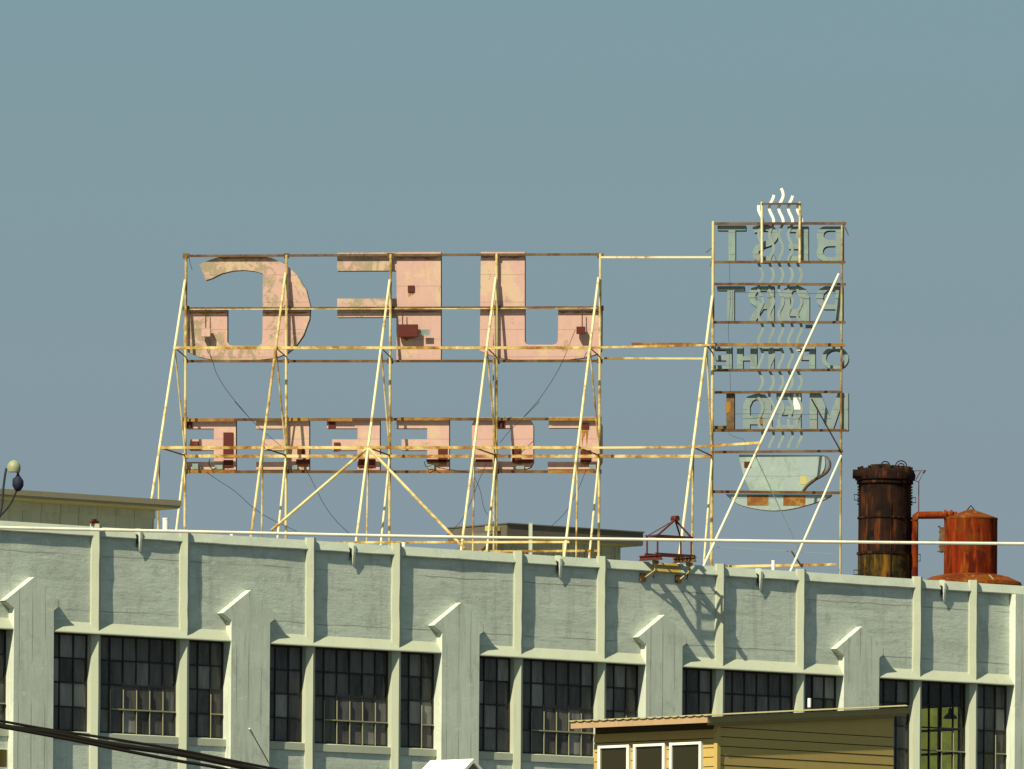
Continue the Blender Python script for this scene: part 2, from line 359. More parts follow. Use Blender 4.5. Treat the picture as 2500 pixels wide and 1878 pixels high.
m = MB(); m.box(S_L, S_R - .31, .29, DEPTH - .31, Z(14.95), Z(15.2)); m.build('roof', M['gravel'], bld)
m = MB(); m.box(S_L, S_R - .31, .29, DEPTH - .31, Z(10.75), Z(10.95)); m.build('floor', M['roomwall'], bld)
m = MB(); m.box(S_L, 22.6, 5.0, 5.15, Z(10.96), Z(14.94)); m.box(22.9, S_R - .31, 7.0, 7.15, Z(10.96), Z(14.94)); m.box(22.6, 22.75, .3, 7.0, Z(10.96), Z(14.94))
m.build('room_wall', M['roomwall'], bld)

# piers with gabled heads
def pier_mesh(hw, cap):
    m = MB(); lp = [(-hw, LO), (-hw, Z(14.31)), (-.755, Z(14.455)), (0, Z(14.975)), (.755, Z(14.455)), (hw, Z(14.31)), (hw, LO)]
    m.slab([lp], lambda a, b, t: (a, -t, b), -.26, .185); return m.mesh('pier', M['pier'])
pm = pier_mesh(.52, True)
for s in PIERS: link('pier', pm, bld, (s, 0, 0))
m = MB(); m.box(END, S_R + .03, -.2, .26, LO, ZCB); m.build('corner_pier', M['pier'], bld)
m = MB(); m.tube([(END + .36, -.235, LO), (END + .36, -.235, ZCB - .1)], .022, 8); m.build('downspout', M['white'], bld)

# pilasters, mullions, ledges, sills, windows per bay
PROFILE = [(-.123, -.02), (-.123, .05), (0, .137), (.123, .05), (.123, -.02)]
bays = []
for k in range(-1, 4): bays.append((k, [k * B + 1.765, k * B + 4.118], PIERS[k + 1] + .52, PIERS[k + 2] - .52, [3, 6, 3]))
bays.append((4, [4 * B + 1.815, 4 * B + 3.495], PIERS[5] + .52, END, [3, 4, 3]))
def pane_mesh(wd, ht, mat):
    m = MB(); m.box(-wd / 2, wd / 2, -.003, .003, -ht / 2, ht / 2); return m.mesh('pane', mat)
scups = [k * B + 2.9 for k in range(-2, 4)] + [25.6]
GL = .108
ROWH = (ZLF - .02 - ZST) / 4
for (k, pil, a, b, cols) in bays:
    for s in pil:
        m = MB(); prof_z(m, [(x + s, d) for x, d in PROFILE], ZLB - .2, ZCT + .05, 0, .26, .006); m.build('pilaster', M['trim'], bld)
        m = MB(); prof_z(m, [(x + s, (-.22 if d < 0 else d)) for x, d in PROFILE], LO, ZLF - .014, 0, .5, .003); m.build('mullion', M['trim'], bld)
    m = MB(); prof_s(m, [(-.01, ZLB), (.004, ZLB), (.172, ZLF + .01), (.175, ZLF - .012), (-.01, ZLF - .018)], a, b, 0, .5, .003); m.build('ledge', M['trim'], bld)
    edges = [a] + [q for s in pil for q in (s - .123, s + .123)] + [b]
    for wi in range(3):
        x0, x1 = edges[wi * 2], edges[wi * 2 + 1]; n = cols[wi]; cw = (x1 - x0) / n
        m = MB(); prof_s(m, [(-.2, ZST - .01), (-.02, ZST - .004), (.03, ZST - .02), (.032, ZSB), (-.2, ZSB)], x0, x1, 0, .4, .004); m.build('sill', M['trim'], bld)
        fr = MB(); yb, yf = GL + .015, GL - .03
        for i in range(n + 1):
            t = .02 if i in (0, n) else .012
            xx = min(max(x0 + i * cw, x0 + t), x1 - t); fr.box(xx - t, xx + t, yf, yb, ZST, ZLF - .02)
        for j in range(5):
            t = .016; zz = min(max(ZST + j * ROWH, ZST + t), ZLF - .02 - t)
            for i in range(n):
                fr.box(x0 + i * cw + .02, x0 + (i + 1) * cw - .02, yf + .006, yb - .004, zz - t, zz + t)
        win = fr.build('window', M['sash'], bld)
        vs_ = MB(); lo_c = 1 if n > 3 else (n - 1 if wi == 2 else 0)  # proud lower vent bars, coloured as if sunlit
        for i in range(n + 1):
            if i > lo_c - 1 and 0 < i < n and not (n == 3 and wi == 0): vs_.box(x0 + i * cw - .006, x0 + i * cw + .006, yf - .022, yf - .002, ZST + .01, ZST + ROWH * 1.82)
        if vs_.v:
            xs_ = x0 + max(1, lo_c) * cw
            for q in range(max(1, lo_c), n): vs_.box(x0 + q * cw + .012, min(x0 + (q + 1) * cw - .012, x1 - .03), yf - .028, yf - .004, ZST + ROWH - .014, ZST + ROWH + .014)
            vs_.build('sunlit_vent_sash', M['sunlit_vent_paint'], win)
        meshes = {q: pane_mesh(cw - .02, ROWH - .024, M[q]) for q in ('glass', 'glass_grey', 'glass_clear', 'glass_pale')}
        for i in range(n):
            for j in range(4):
                q = 'glass_clear' if (k == 4 and wi == 1) else random.choice(['glass', 'glass', 'glass', 'glass_grey', 'glass_grey', 'glass_pale'])
                pn = link('pane', meshes[q], win, (x0 + (i + .5) * cw, GL, ZST + (j + .5) * ROWH), (random.gauss(0, .012), 0, random.gauss(0, .012)))
        # curtains hung inside
        if k in (0, 1, 2, 3) and not (k == 1 and wi == 1):
            m = MB(); nn = int((x1 - x0) / .05); top, bot = ZLF - .05, ZST + (.5 if k == 0 and wi < 2 else -.1)
            vs, fs = [], []
            for i in range(nn + 1):
                xx = x0 + .05 + (x1 - x0 - .1) * i / nn; yy = .42 + .035 * math.sin(i * 1.7) + random.uniform(-.02, .02)
                vs += [(xx, yy, bot), (xx, yy, top)]
            fs = [(2 * i, 2 * i + 2, 2 * i + 3, 2 * i + 1) for i in range(nn)]
            m.add(vs, fs); m.build('curtain', M['curtain'], bld, True)

# coping pieces with a stepped joint and a drip fin at mid-bay
CP = [(-.3, ZCB), (.066, ZCB), (.07, ZCB + .02), (-.012, ZCT - .004), (-.05, ZCT), (-.3, ZCT)]
cuts = [S_L] + scups + [S_R + .04]
h0 = fac(1500 + 640 * .18083, 1230 + 780 * .18083, 0.0)
for a, b in zip(cuts[:-1], cuts[1:]):
    if b - a < .5: continue
    segs = [(a, b - .10, 'coping')]
    if a < h0.x < b: segs = [(a, h0.x - .32, 'coping'), (h0.x - .32, h0.x + .52, 'coping_rust'), (h0.x + .52, b - .10, 'coping')]
    for a_, b_, mt in segs:
        m = MB(); prof_s(m, CP, a_, b_, 0, .45, .006); m.build('coping', M[mt], bld)
for s in scups[1:]:
    m = MB(); m.slab([[(-.1, ZCT + .015), (.03, ZCT + .012), (.085, ZCT - .06), (.085, ZCB + .02), (.05, ZCB - .26), (.03, ZCB - .11), (.006, ZCB - .12), (-.1, ZCB + .004)]], lambda a, b, t: (s + t, -a, b), -.012, .045)
    m.build('drip_fin', M['coping'], bld)
    m = MB(); m.tube([(s - .045, -.02, ZCB + .1), (s - .045, -.03, ZCB - .16)], .02, 6); m.build('drain_stub', M['black'], bld)

# end-wall window seen through the last bay
fr = MB()
ncol, nrow = 6, 3
for i in range(ncol + 1):
    y = WA + (WB - WA) * i / ncol; fr.box(S_R - .2, S_R - .15, y - .035, y + .035, WZ0, WZ1)
for j in range(nrow + 1):
    z = WZ0 + (WZ1 - WZ0) * j / nrow
    for i in range(ncol):
        ya = WA + (WB - WA) * i / ncol; fr.box(S_R - .195, S_R - .155, ya + .036, ya + (WB - WA) / ncol - .036, z - .028, z + .028)
win = fr.build('window', M['sash'], bld)
m = MB(); pw, ph = (WB - WA) / ncol - .06, (WZ1 - WZ0) / nrow - .05; m.box(-.003, .003, -pw / 2, pw / 2, -ph / 2, ph / 2)
pmesh = m.mesh('pane', M['glass_olive'])
for i in range(ncol):
    for j in range(nrow): link('pane', pmesh, win, (S_R - .175, WA + (WB - WA) * (i + .5) / ncol, WZ0 + (WZ1 - WZ0) * (j + .5) / nrow))

# olive lower window glimpsed at the left edge
m = MB(); xa, xb, za, zb = -1.75, PIERS[1] - .525, Z(10.2), Z(11.40)
m.box(xa, xb, -.012, .01, za, zb); lw = m.build('window', M['white'], bld); lw['label'] = 'small olive window with a white bar below the sill'
for q in range(3):
    m = MB(); h = (zb - za) / 3; m.box(xa + .03, xb - .03, -.018, -.0125, za + q * h + .02, za + (q + 1) * h - .02); m.build('pane', M['olive_pane'], lw)

# ---------------------------------------------------------------- things inside the windows
def inside(s, y, z): return ROOT + U * s - N * y + Vector((0, 0, z))
for s, wd, ht, lab, c in ((B + 1.15, .26, .30, 'pale carton behind the lower panes left of the second pier bay', 'curtain'), (B + 2.55, .2, .26, 'slim pale carton behind the tall middle window', 'curtain'), (B + 3.72, .28, .3, 'greenish carton at the right corner of the tall middle window', 'grey_sheet')):
    t = thing('storage_carton', lab, 'box', inside(s, .3, ZST - .02), rz=YAW)
    m = MB(); m.box(-wd / 2, wd / 2, -.1, .1, 0, ht); m.build('carton_body', M[c], t)
    m = MB(); m.box(-wd / 2 - .004, wd / 2 + .004, -.104, .104, ht - .03, ht + .004); m.build('carton_lid', M[c], t)
p = fac(2150 + 1075 * .1582, 1620 + 770 * .1582, -1.2)
t = thing('pendant_lamp', 'dark warehouse pendant lamp hanging behind the greenish see-through window', 'lamp', ROOT + U * p.x + N * p.y + Vector((0, 0, Z(14.94))))
dz = p.z - Z(14.94)
m = MB(); m.lathe((0, 0, dz - .12), [(.15, 0), (.155, .012), (.13, .06), (.05, .13), (.045, .22), (.02, .24)], 20); m.build('lamp_shade', M['black'], t, True)
m = MB(); m.tube([(0, 0, dz + .1), (0, 0, 0)], .012, 6); m.build('stem', M['black'], t)

# rod bracketed to the second pier
a = fac(655, 1861, .186); b_ = fac(609, 1779, .55)
t = thing('service_rod', 'thin slanting rod with a bright tip standing off the second gabled pier', 'rod', ROOT + U * a.x + N * a.y + Vector((0, 0, a.z)))
w2 = lambda q: U * (q.x - a.x) + N * (q.y - a.y) + Vector((0, 0, q.z - a.z))
m = MB(); m.tube([(0, 0, 0), w2(a + (b_ - a) * .8)], .011, 6); m.build('rod', M['black'], t)
m = MB(); m.tube([w2(a + (b_ - a) * .8), w2(b_)], .022, 6); m.build('rod_tip', M['cream'], t)

# ---------------------------------------------------------------- roof-top sign structures
TH = R(-5.0); SU = Vector((math.cos(TH), math.sin(TH), 0)); SN = Vector((math.sin(TH), -math.cos(TH), 0))
SP = Vector((0, 250.0, 0)); ROOFZ = Z(15.2)
def S(px, py, d=0.0): return on_plane(px, py, SP + SN * d, SN)
def full(x, y): return x * 1.13020, y * 1.13020            # whole-picture sighting to frame units
def zz(o, k): return lambda x, y: (o[0] + x * k, o[1] + y * k)
ZA, ZB_, ZC, ZD = zz((350, 580), .27125), zz((900, 580), .27125), zz((350, 980), .27125), zz((900, 980), .27125)
Z5, Z6, Z7, Z8 = zz((1650, 440), .22604), zz((1650, 800), .22604), zz((1500, 1100), .27125), zz((1900, 1100), .27125)
def foot(p, q):                                             # carry a member on down to the roof
    d = q - p; return q if abs(d.z) < .01 else p + d * ((ROOFZ - p.z) / d.z)

base = S(*full(844, 1165)); base.z = ROOFZ
sgn = thing('letter_sign', 'large rooftop sign seen from behind with pink reversed letters on a rusty cream pipe frame', 'sign', base)
def member(name, p, q, r, mat, root, kind='tube', label=None):
    m = MB(root.location)
    if kind == 'tube': m.tube([p, q], r, 8)
    else: m.bar(p, q, r[0], r[1])
    o = m.build(name, M[mat], root, kind == 'tube')
    if label: o['label'] = label
    return o
# posts, slanting legs and zigzag struts of the five frames
posts = [(402, 399, 553), (619, 617.5, 551), (844, 841, 549), (1073, 1071.5, 548), (1297, 1293.5, 548)]
legs = [(402, 605, 345, 965), (619, 590, 567, 970), (844, 605, 795, 970), (1073, 600, 1024, 970), (1295, 600, 1248, 965)]
DLEG = 2.2 / 560.0                                           # metres towards the viewer per unit down the leg
nodes = []
for i, ((xt, xb, yt), (lx, ly, nx, ny)) in enumerate(zip(posts, legs)):
    pt, pb = S(*full(xt, yt)), S(*full(xb, 1165)); pf = foot(pt, pb)
    member('post', pt, pf, .030, 'cream_mid', sgn)
    lt = S(*full(lx - 2, ly), .06); ln = S(*full(nx, ny), .06 + DLEG * (ny - ly)); lf = foot(lt, ln)
    member('leg', lt, lf, .032, 'cream' if i != 1 else 'cream_mid', sgn)
    f = lambda y: lt + (ln - lt) * ((y - ly) / (ny - ly))
    n1, n2 = f(752), f(967)
    postat = lambda y: S(*full(xt + (xb - xt) * (y - yt) / (1165 - yt), y), .03)
    nodes.append((n1, n2))
    member('tie', n1, postat(771), .014, 'dark_beam', sgn); member('tie', n2, postat(984), .018, 'beam_rust', sgn)
    member('strut', n1, postat(980), .020, 'cream_mid', sgn)
    q = pf + (lf - pf) * .55; member('strut', n2, q, .020, 'cream_mid', sgn)
    q = pf + (lf - pf) * .38; member('strut', postat(985), q, .026, 'cream', sgn)
x2 = member('post', S(*full(1066, 640), .1), foot(S(*full(1066, 640), .1), S(*full(1066, 1160), .1)), .016, 'cream_mid', sgn)
# beams: plane of the posts
def beam(ax, ay, bx, by, d, mat, hh=.058, root=sgn, wd=.05, name='beam'):
    return member(name, S(*full(ax, ay), d), S(*full(bx, by), d), (wd, hh), mat, root, 'bar')
beam(399, 553, 1297, 549.5, -.035, 'dark_beam', .052)
beam(402, 666.5, 1297, 664, -.035, 'dark_beam', .05); beam(402, 668.6, 1290, 666, .01, 'cream_mid', .022, wd=.02)
beam(400, 780.5, 1297, 780, -.035, 'beam_rust', .055)
beam(400, 907, 1297, 905, -.035, 'beam_rust', .06)
beam(399, 1019.5, 1296, 1019, -.035, 'beam_rust', .06)
beam(400, 985.5, 1540, 986, .045, 'beam_yellow', .07)
beam(1297, 556, 1537, 556, 0, 'cream', .045); beam(1297, 774, 1530, 775, 0, 'cream_mid', .045)
# beams on the slanting legs
for (a, b2, hh) in ((nodes[0][0], nodes[4][0], .062), (nodes[0][1], nodes[4][1], .062)):
    member('beam', a, b2, (.05, hh), 'beam_yellow', sgn, 'bar')
member('beam', nodes[4][0], S(*full(1545, 745), .5), (.05, .05), 'beam_yellow', sgn, 'bar')
nd = nodes[2][1]
for (x, y) in ((590, 1143), (1000, 1182)):
    q = S(*full(x, y), .06 + DLEG * (y - 600)); member('raking_brace', nd, nd + (q - nd) * 1.02, .034, 'cream_mid', sgn)
# low roof rails round the feet
def low(ax, ay, bx, by, dd, mat, root=sgn): member('foot_rail', S(*full(ax, ay), dd), S(*full(bx, by), dd), (.05, .05), mat, root, 'bar')
low(720, 1172, 1230, 1171, 2.3, 'beam_yellow'); low(975, 1192, 1290, 1190, 1.2, 'beam_yellow'); low(1218, 1172, 1216, 1215, 2.31, 'cream_mid'); 

for i_, (xt, xb, yt) in enumerate(posts):
    for yy, mt in ((553, 'beam_rust'), (666, 'dark_beam'), (780, 'beam_rust'), (906, 'beam_rust'), (985, 'beam_yellow'), (1019, 'beam_rust')):
        xx = xt + (xb - xt) * (yy - yt) / (1165 - yt); c_ = S(*full(xx, yy), -.012); w_ = random.uniform(.05, .085)
        m = MB(sgn.location); m.bar(c_ - SU * w_, c_ + SU * w_, .012, random.uniform(.09, .13)); m.build('gusset_plate', M[mt], sgn)
def letter(loops, zf, mats, root, label, depth=.26, d=-.10, name='letter'):
    """loops of sighted outline points -> channel letter with returns, on the far side of the frame"""
    L3 = [[full2 for full2 in (zf(x, y) for x, y in lp)] for lp in loops]
    p0 = SP + SN * d; L2 = []
    for lp in L3:
        out = []
        for px, py in lp:
            q = S(px, py, d) - p0; out.append((q.dot(SU), q.z))
        L2.append(out)
    m = MB(root.location); fn = lambda a, b, t: p0 + SU * a + Vector((0, 0, b)) - SN * t
    m.slab(L2, fn, 0, .012, 0); m.slab(L2, fn, .0125, depth, 1)
    o = m.build(name, [M[q] for q in mats], root); o['label'] = label; return o
PK = ('pink', 'letter_side')
G = [[(505, 240), (590, 205), (680, 175), (900, 160), (1080, 168), (1170, 190), (1290, 250), (1390, 345), (1465, 470), (1503, 620), (1495, 730), (1440, 880), (1370, 980), (1290, 1045), (1180, 1085), (1000, 1105), (800, 1108), (620, 1100), (500, 1075), (400, 1030), (365, 985), (362, 800), (385, 645), (755, 645), (755, 940), (775, 965), (810, 975), (1040, 975), (1066, 955), (1072, 900), (1075, 325), (1000, 303), (900, 292), (800, 300), (700, 325), (620, 365), (562, 385)]]
letter(G, ZA, ('pink_mossy', 'letter_side'), sgn, 'tall reversed letter G with mossy patches')
fx = lambda x: (350 + x * .27125 - 900) / .27125
Fm = [[(fx(1745), 137), (650, 130), (650, 1102), (250, 1102), (250, 716), (fx(1745), 718), (fx(1745), 550), (250, 550), (250, 298), (fx(1745), 300)]]
letter(Fm, ZB_, ('pink_arm', 'letter_side'), sgn, 'tall reversed letter F')
J = [[(1010, 130), (1405, 130), (1405, 930), (1415, 955), (1440, 965), (1660, 965), (1690, 955), (1703, 925), (1706, 650), (2100, 645), (2096, 1015), (2080, 1040), (1950, 1080), (1800, 1098), (1300, 1100), (1180, 1085), (1060, 1045), (1000, 1020)]]
letter(J, ZB_, PK, sgn, 'tall reversed letter J')
Em = lambda x0, xs, x1, xm: [[(x0, 158), (x1, 155), (x1, 615), (x0, 615), (x0, 545), (xs, 545), (xs, 440), (xm, 440), (xm, 342), (xs, 342), (xs, 245), (x0, 245)]]
Fs = lambda x0, xs, x1, xm, o=0: [[(x0, 155 + o), (x1, 150 + o), (x1, 618), (xs, 618), (xs, 440), (xm, 440), (xm, 342), (xs, 342), (xs, 243), (x0, 243)]]
row = [letter(Em(385, 635, 832, 415), ZC, PK, sgn, 'small reversed letter E at the end of the lower row'),
       letter(Em(1015, 1290, 1492, 1070), ZC, PK, sgn, 'small reversed letter E next to the end of the lower row'),
       letter(Fs(1650, 1927, 2128, 1698), ZC, PK, sgn, 'small reversed letter F left of the middle frame'),
       letter(Fs(250, 527, 724, 296, -5), ZD, PK, sgn, 'small reversed letter F right of the middle frame'),
       letter([[(930, 210), (950, 165), (1000, 145), (1400, 143), (1455, 165), (1482, 215), (1482, 545), (1460, 590), (1410, 612), (1000, 612), (950, 590), (930, 550)], [(1130, 242), (1130, 540), (1280, 540), (1280, 242)]], ZD, PK, sgn, 'small reversed letter O'),
       letter([[(1620, 142), (2030, 140), (2075, 165), (2098, 215), (2098, 545), (2070, 595), (2020, 612), (1612, 612), (1612, 545), (1900, 545), (1900, 240), (1620, 240)]], ZD, PK, sgn, 'small reversed letter C')]
# boxes and rusted plates bolted to the letter backs
def plate(zf, x0, y0, x1, y1, mat, root, d=-.07, th=.03, name='junction_box'):
    a, b = S(*zf(x0, y0), d), S(*zf(x1, y1), d); m = MB(root.location); c = (a + b) / 2; w_ = (b - a).dot(SU); h_ = a.z - b.z
    vs = [c + SU * (i * w_ / 2) + Vector((0, 0, j * h_ / 2)) + SN * k for k in (-th, 0) for i, j in ((-1, -1), (1, -1), (1, 1), (-1, 1))]
    m.add(vs, [(0, 1, 2, 3), (7, 6, 5, 4)] + [(i, i + 4, (i + 1) % 4 + 4, (i + 1) % 4) for i in range(4)]); return m.build(name, M[mat], root)
for q in ((720, 280, 806, 500), (720, 528, 806, 588), (425, 360, 497, 435), (1385, 430, 1450, 500), (1375, 520, 1500, 560), (1665, 182, 1727, 245), (1715, 370, 1770, 448), (1935, 515, 2085, 590), (385, 175, 440, 238)):
    plate(ZC, *q, 'red_box', sgn)
for q in ((625, 415, 705, 545), (1293, 415, 1370, 520), (1165, 180, 1225, 238), (1915, 200, 1980, 245), (1905, 440, 2000, 545), (520, 520, 724, 545), (960, 520, 1110, 545), (1290, 520, 1478, 550)):
    plate(ZD, *q, 'red_box', sgn)
for q in ((352, 432, 411, 490), ): plate(ZB_, *q, 'red_box', sgn)
# three hanging transformer boxes with their drop rods
for zf, (x0, y0, x1, y1), xr in ((ZB_, (266, 782, 440, 892), 306), (ZB_, (1870, 802, 1945, 865), 1922), (ZA, (525, 815, 600, 890), 562)):
    bx = plate(zf, x0, y0, x1, y1, 'red_box' if zf is ZB_ else 'pink', sgn, .12, .14, 'transformer_box')
    rd = MB(sgn.location); rd.tube([S(*zf(xr, 645), .05), S(*zf(xr, y0 + 5), .05)], .012, 6); rd.build('drop_rod', M['red_steel'], bx)
plate(ZB_, 475, 828, 548, 880, 'grey_sheet', sgn, .06, .01, 'loose_tag')
for zf, q in ((ZC, (640, 572, 712, 612)), (ZC, (1340, 575, 1385, 612)), (ZD, (528, 566, 590, 610)), (ZD, (1330, 580, 1400, 612)), (ZD, (1985, 570, 2045, 612)), (ZC, (440, 560, 492, 612))):
    plate(zf, *q, 'grey_sheet', sgn, -.02, .06, 'lamp_socket')
# rust strip plates along the lower row beams
for zf, x0, x1, y in ((ZC, 385, 820, 168), (ZC, 1310, 1480, 163), (ZC, 1660, 1880, 166), (ZD, 260, 722, 158), (ZD, 1620, 2060, 160), (ZD, 520, 725, 632), (ZD, 1615, 2020, 634), (ZC, 385, 820, 632)):
    plate(zf, x0, y - 14, x1, y + 14, 'rust_panel', sgn, -.005, .02, 'rust_strip')
def drip(zf, x0, x1, y0, y1, root, d=-.094):
    n_ = 6; pts = [(x0, y0)] + [(x0 + (x1 - x0) * (i + .5) / n_, y0 + (y1 - y0) * random.uniform(.35, 1)) if i % 2 == 0 else (x0 + (x1 - x0) * (i + .5) / n_, y0 + (y1 - y0) * random.uniform(.1, .5)) for i in range(n_)] + [(x1, y0)]
    p0 = SP + SN * d; m = MB(root.location); L2 = []
    for x, y in pts: q = S(*zf(x, y), d) - p0; L2.append((q.dot(SU), q.z))
    m.slab([L2], lambda a, b, t: p0 + SU * a + Vector((0, 0, b)) - SN * t, 0, .004); return m.build('rust_streak', M['rust_streak'], root)
for q in ((722, 804, 588, 614), (1380, 1490, 558, 612), (1715, 1770, 448, 462), (1940, 2080, 590, 615)): drip(ZC, q[0], q[1], q[2], q[3], sgn)
for q in ((627, 703, 545, 612), (1296, 1368, 520, 590), (1916, 1978, 245, 440), (1168, 1224, 238, 242), (1910, 1998, 545, 600), (540, 720, 545, 575), (1295, 1470, 550, 580)): drip(ZD, q[0], q[1], q[2], q[3], sgn)
drip(ZB_, 355, 408, 490, 550, sgn); drip(ZB_, 270, 436, 892, 935, sgn)
for zf, xa, xb, y, h in ((ZB_, 250, 650, 178, 30), (ZB_, 1010, 1400, 172, 26), (ZB_, 255, 645, 662, 24), (ZB_, 1708, 2090, 665, 22), (ZA, 680, 1180, 182, 22), (ZA, 400, 750, 672, 26), (ZA, 1080, 1490, 672, 22)): drip(zf, xa, xb, y, y + h, sgn)
# sagging wires
def wire(pts, zf, root, d=.3, r=.006):
    m = MB(root.location); m.tube([S(*zf(x, y), d) for x, y in spline(pts, 6)], r, 5); return m.build('wire', M['black'], root)
wire([(570, 1000), (620, 1110), (655, 1215), (720, 1330), (800, 1440), (960, 1630)], ZA, sgn)
wire([(590, 1000), (605, 1060), (635, 1150)], ZA, sgn)
wire([(820, 0), (960, 155), (1080, 270), (1200, 370), (1280, 440)], ZC, sgn)
wire([(570, 640), (680, 715), (790, 785), (870, 850), (980, 950), (1130, 1050), (1380, 1170)], ZC, sgn, 1.0)
wire([(1450, 600), (1490, 660), (1560, 800), (1640, 950), (1740, 1080), (1880, 1215)], ZC, sgn, 1.0)
wire([(1860, 830), (1800, 980), (1745, 1115), (1680, 1240), (1540, 1450), (1400, 1610)], ZB_, sgn)
wire([(1540, 0), (1400, 140), (1280, 255), (1180, 375)], ZD, sgn)
wire([(1060, 560), (990, 720), (930, 880), (850, 1050), (750, 1165), (700, 1210)], ZD, sgn, 1.2)
wire([(1960, 610), (1900, 760), (1830, 900), (1770, 1000), (1650, 1120), (1550, 1195)], ZD, sgn, 1.2)
wire([(930, 640), (1000, 790), (1035, 950), (1070, 1020)], ZD, sgn, .8)
wire([(410, 150), (418, 220), (440, 290)], ZA, sgn, .1)
wire([(500, 540), (520, 590), (580, 570), (640, 600), (900, 640)], ZD, sgn, .1, .009)
wire([(600, 520), (590, 560), (620, 610), (660, 600)], ZC, sgn, .1, .012)

# the coffee cup sign
base2 = S(*full(1680, 1200)); base2.z = ROOFZ
cup = thing('cup_sign', 'tall narrow rooftop sign with grey reversed lettering above a steaming cup', 'sign', base2)
pl, pr = S(*full(1541, 478)), S(*full(1819, 478))
member('post', pl, foot(pl, S(*full(1537, 1165))), .034, 'cream_mid', cup)
member('post', pr, foot(pr, S(*full(1815.5, 1165))), .026, 'post_dull', cup)
# left leg set
lt = S(*full(1539, 640), .05); ln = S(*full(1497, 970), 1.35); lf = foot(lt, ln); member('leg', lt, lf, .034, 'cream', cup)
f = lambda y: lt + (ln - lt) * ((y - 640) / 330.); n1, n2 = f(745), f(966); pfl = foot(pl, S(*full(1537, 1165)))
member('strut', n1, S(*full(1538, 975), .03), .022, 'cream_mid', cup); member('tie', n1, S(*full(1539, 762), .03), .016, 'dark_beam', cup); member('tie', n2, S(*full(1538, 985), .03), .016, 'dark_beam', cup)
member('strut', n2, pfl + (lf - pfl) * .5, .024, 'cream_mid', cup); member('strut', S(*full(1538, 990), .03), pfl + (lf - pfl) * .3, .026, 'cream', cup)
# long raking braces of the right-hand post
bt = S(*full(1812, 592), .05); bb = S(*full(1520, 1222), 3.0); member('raking_brace', bt, foot(bt, bb), .028, 'white_worn', cup)
bt2 = S(*full(1817, 985), .05); bb2 = S(*full(1708, 1233), 3.0); member('raking_brace', bt2, foot(bt2, bb2), .027, 'white_worn', cup)
mid = bt + (bb - bt) * ((958 - 592) / 630.)
member('beam', n2, mid, (.05, .055), 'beam_yellow', cup, 'bar'); member('beam', S(*full(1205, 968), 1.42), n2, (.05, .05), 'beam_yellow', cup, 'bar')
m1 = bt + (bb - bt) * ((745 - 592) / 630.)
member('strut', S(*full(1753, 862), .9), S(*full(1818, 978), .03), .016, 'dark_beam', cup); member('strut', mid + (bb - mid) * .1, S(*full(1727, 1190), 1.2), .011, 'steam', cup)
member('strut', S(*full(1709, 1190), 2.8), S(*full(1732, 1225), 1.5), .018, 'dark_beam', cup)
def b5(zf, ax, ay, bx, by, mat='dark_beam', hh=.055, d=.0): return member('beam', S(*zf(ax, ay), d), S(*zf(bx, by), d), (.05, hh), mat, cup, 'bar')
b5(Z5, 410, 470, 1840, 467); b5(Z5, 410, 885, 1832, 885); b5(Z5, 412, 1122, 1836, 1125); b5(Z5, 410, 1536, 1832, 1535)
b5(Z6, -480, 180, 1830, 188, 'rust_panel', .07, .06); b5(Z6, 405, 462, 1800, 458); b5(Z6, 410, 700, 1800, 694); b5(Z6, 405, 1112, 1845, 1110, 'beam_rust'); b5(Z6, 400, 1345, 1805, 1333, 'dark_beam')
b5(Z7, 890, 371, 2025, 381, 'beam_rust', .06)
member('foot_rail', S(*Z7(980, 1046), .1), S(*Z7(2000, 1026), .1), (.06, .06), 'beam_yellow', cup, 'bar')
member('foot_rail', S(*Z7(900, 868), .6), S(*Z7(2000, 935), .6), .006, 'steam', cup)
# small top frame
for x in (930, 1340): member('post', S(*Z5(x, 235), .03), S(*Z5(x, 892), .03), .030, 'cream', cup)
b5(Z5, 925, 255, 1345, 255, 'dark_beam', .04, .05)
# stray bracket ends
member('bracket', S(*Z5(325, 780)), S(*Z5(400, 725)), .012, 'dark_beam', cup); member('bracket', S(*Z5(370, 935)), S(*Z5(395, 860)), .012, 'dark_beam', cup); member('bracket', S(*Z5(1800, 450)), S(*Z5(1865, 595)), .012, 'dark_beam', cup)
plate(Z5, 1400, 1560, 1475, 1600, 'black', cup, .05, .04, 'bracket')
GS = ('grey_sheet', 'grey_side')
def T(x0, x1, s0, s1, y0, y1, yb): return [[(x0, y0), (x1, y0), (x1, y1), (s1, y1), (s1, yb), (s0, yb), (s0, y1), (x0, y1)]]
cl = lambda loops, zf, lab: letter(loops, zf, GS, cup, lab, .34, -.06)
cl(T(450, 755, 568, 642, 490, 542, 880), Z5, 'reversed letter T of the top row')
cl([stroke(spline([(838, 540), (900, 520), (985, 515), (1055, 545), (1068, 610), (1020, 670), (945, 700), (875, 745), (862, 810), (920, 852), (1000, 855), (1070, 835)], 4), 66)], Z5, 'reversed letter S of the top row')
cl([[(1430, 500), (1430, 880), (1205, 880), (1205, 822), (1355, 822), (1355, 745), (1218, 745), (1218, 690), (1355, 690), (1355, 560), (1205, 560), (1205, 500)]], Z5, 'reversed letter E of the top row')
cl([[(1808, 500), (1808, 878)] + arc(1625, 785, 108, 93, 90, 215, 8) + arc(1615, 600, 95, 100, 150, 270, 8),
    [(1725, 545)] + arc(1650, 595, 55, 50, 270, 90, 8)[::1] + [(1725, 645)], [(1725, 712)] + arc(1645, 772, 58, 58, 270, 90, 8) + [(1725, 832)]], Z5, 'reversed letter B of the top row')
cl(T(445, 740, 555, 630, 1145, 1190, 1532), Z5, 'reversed letter T of the second row')
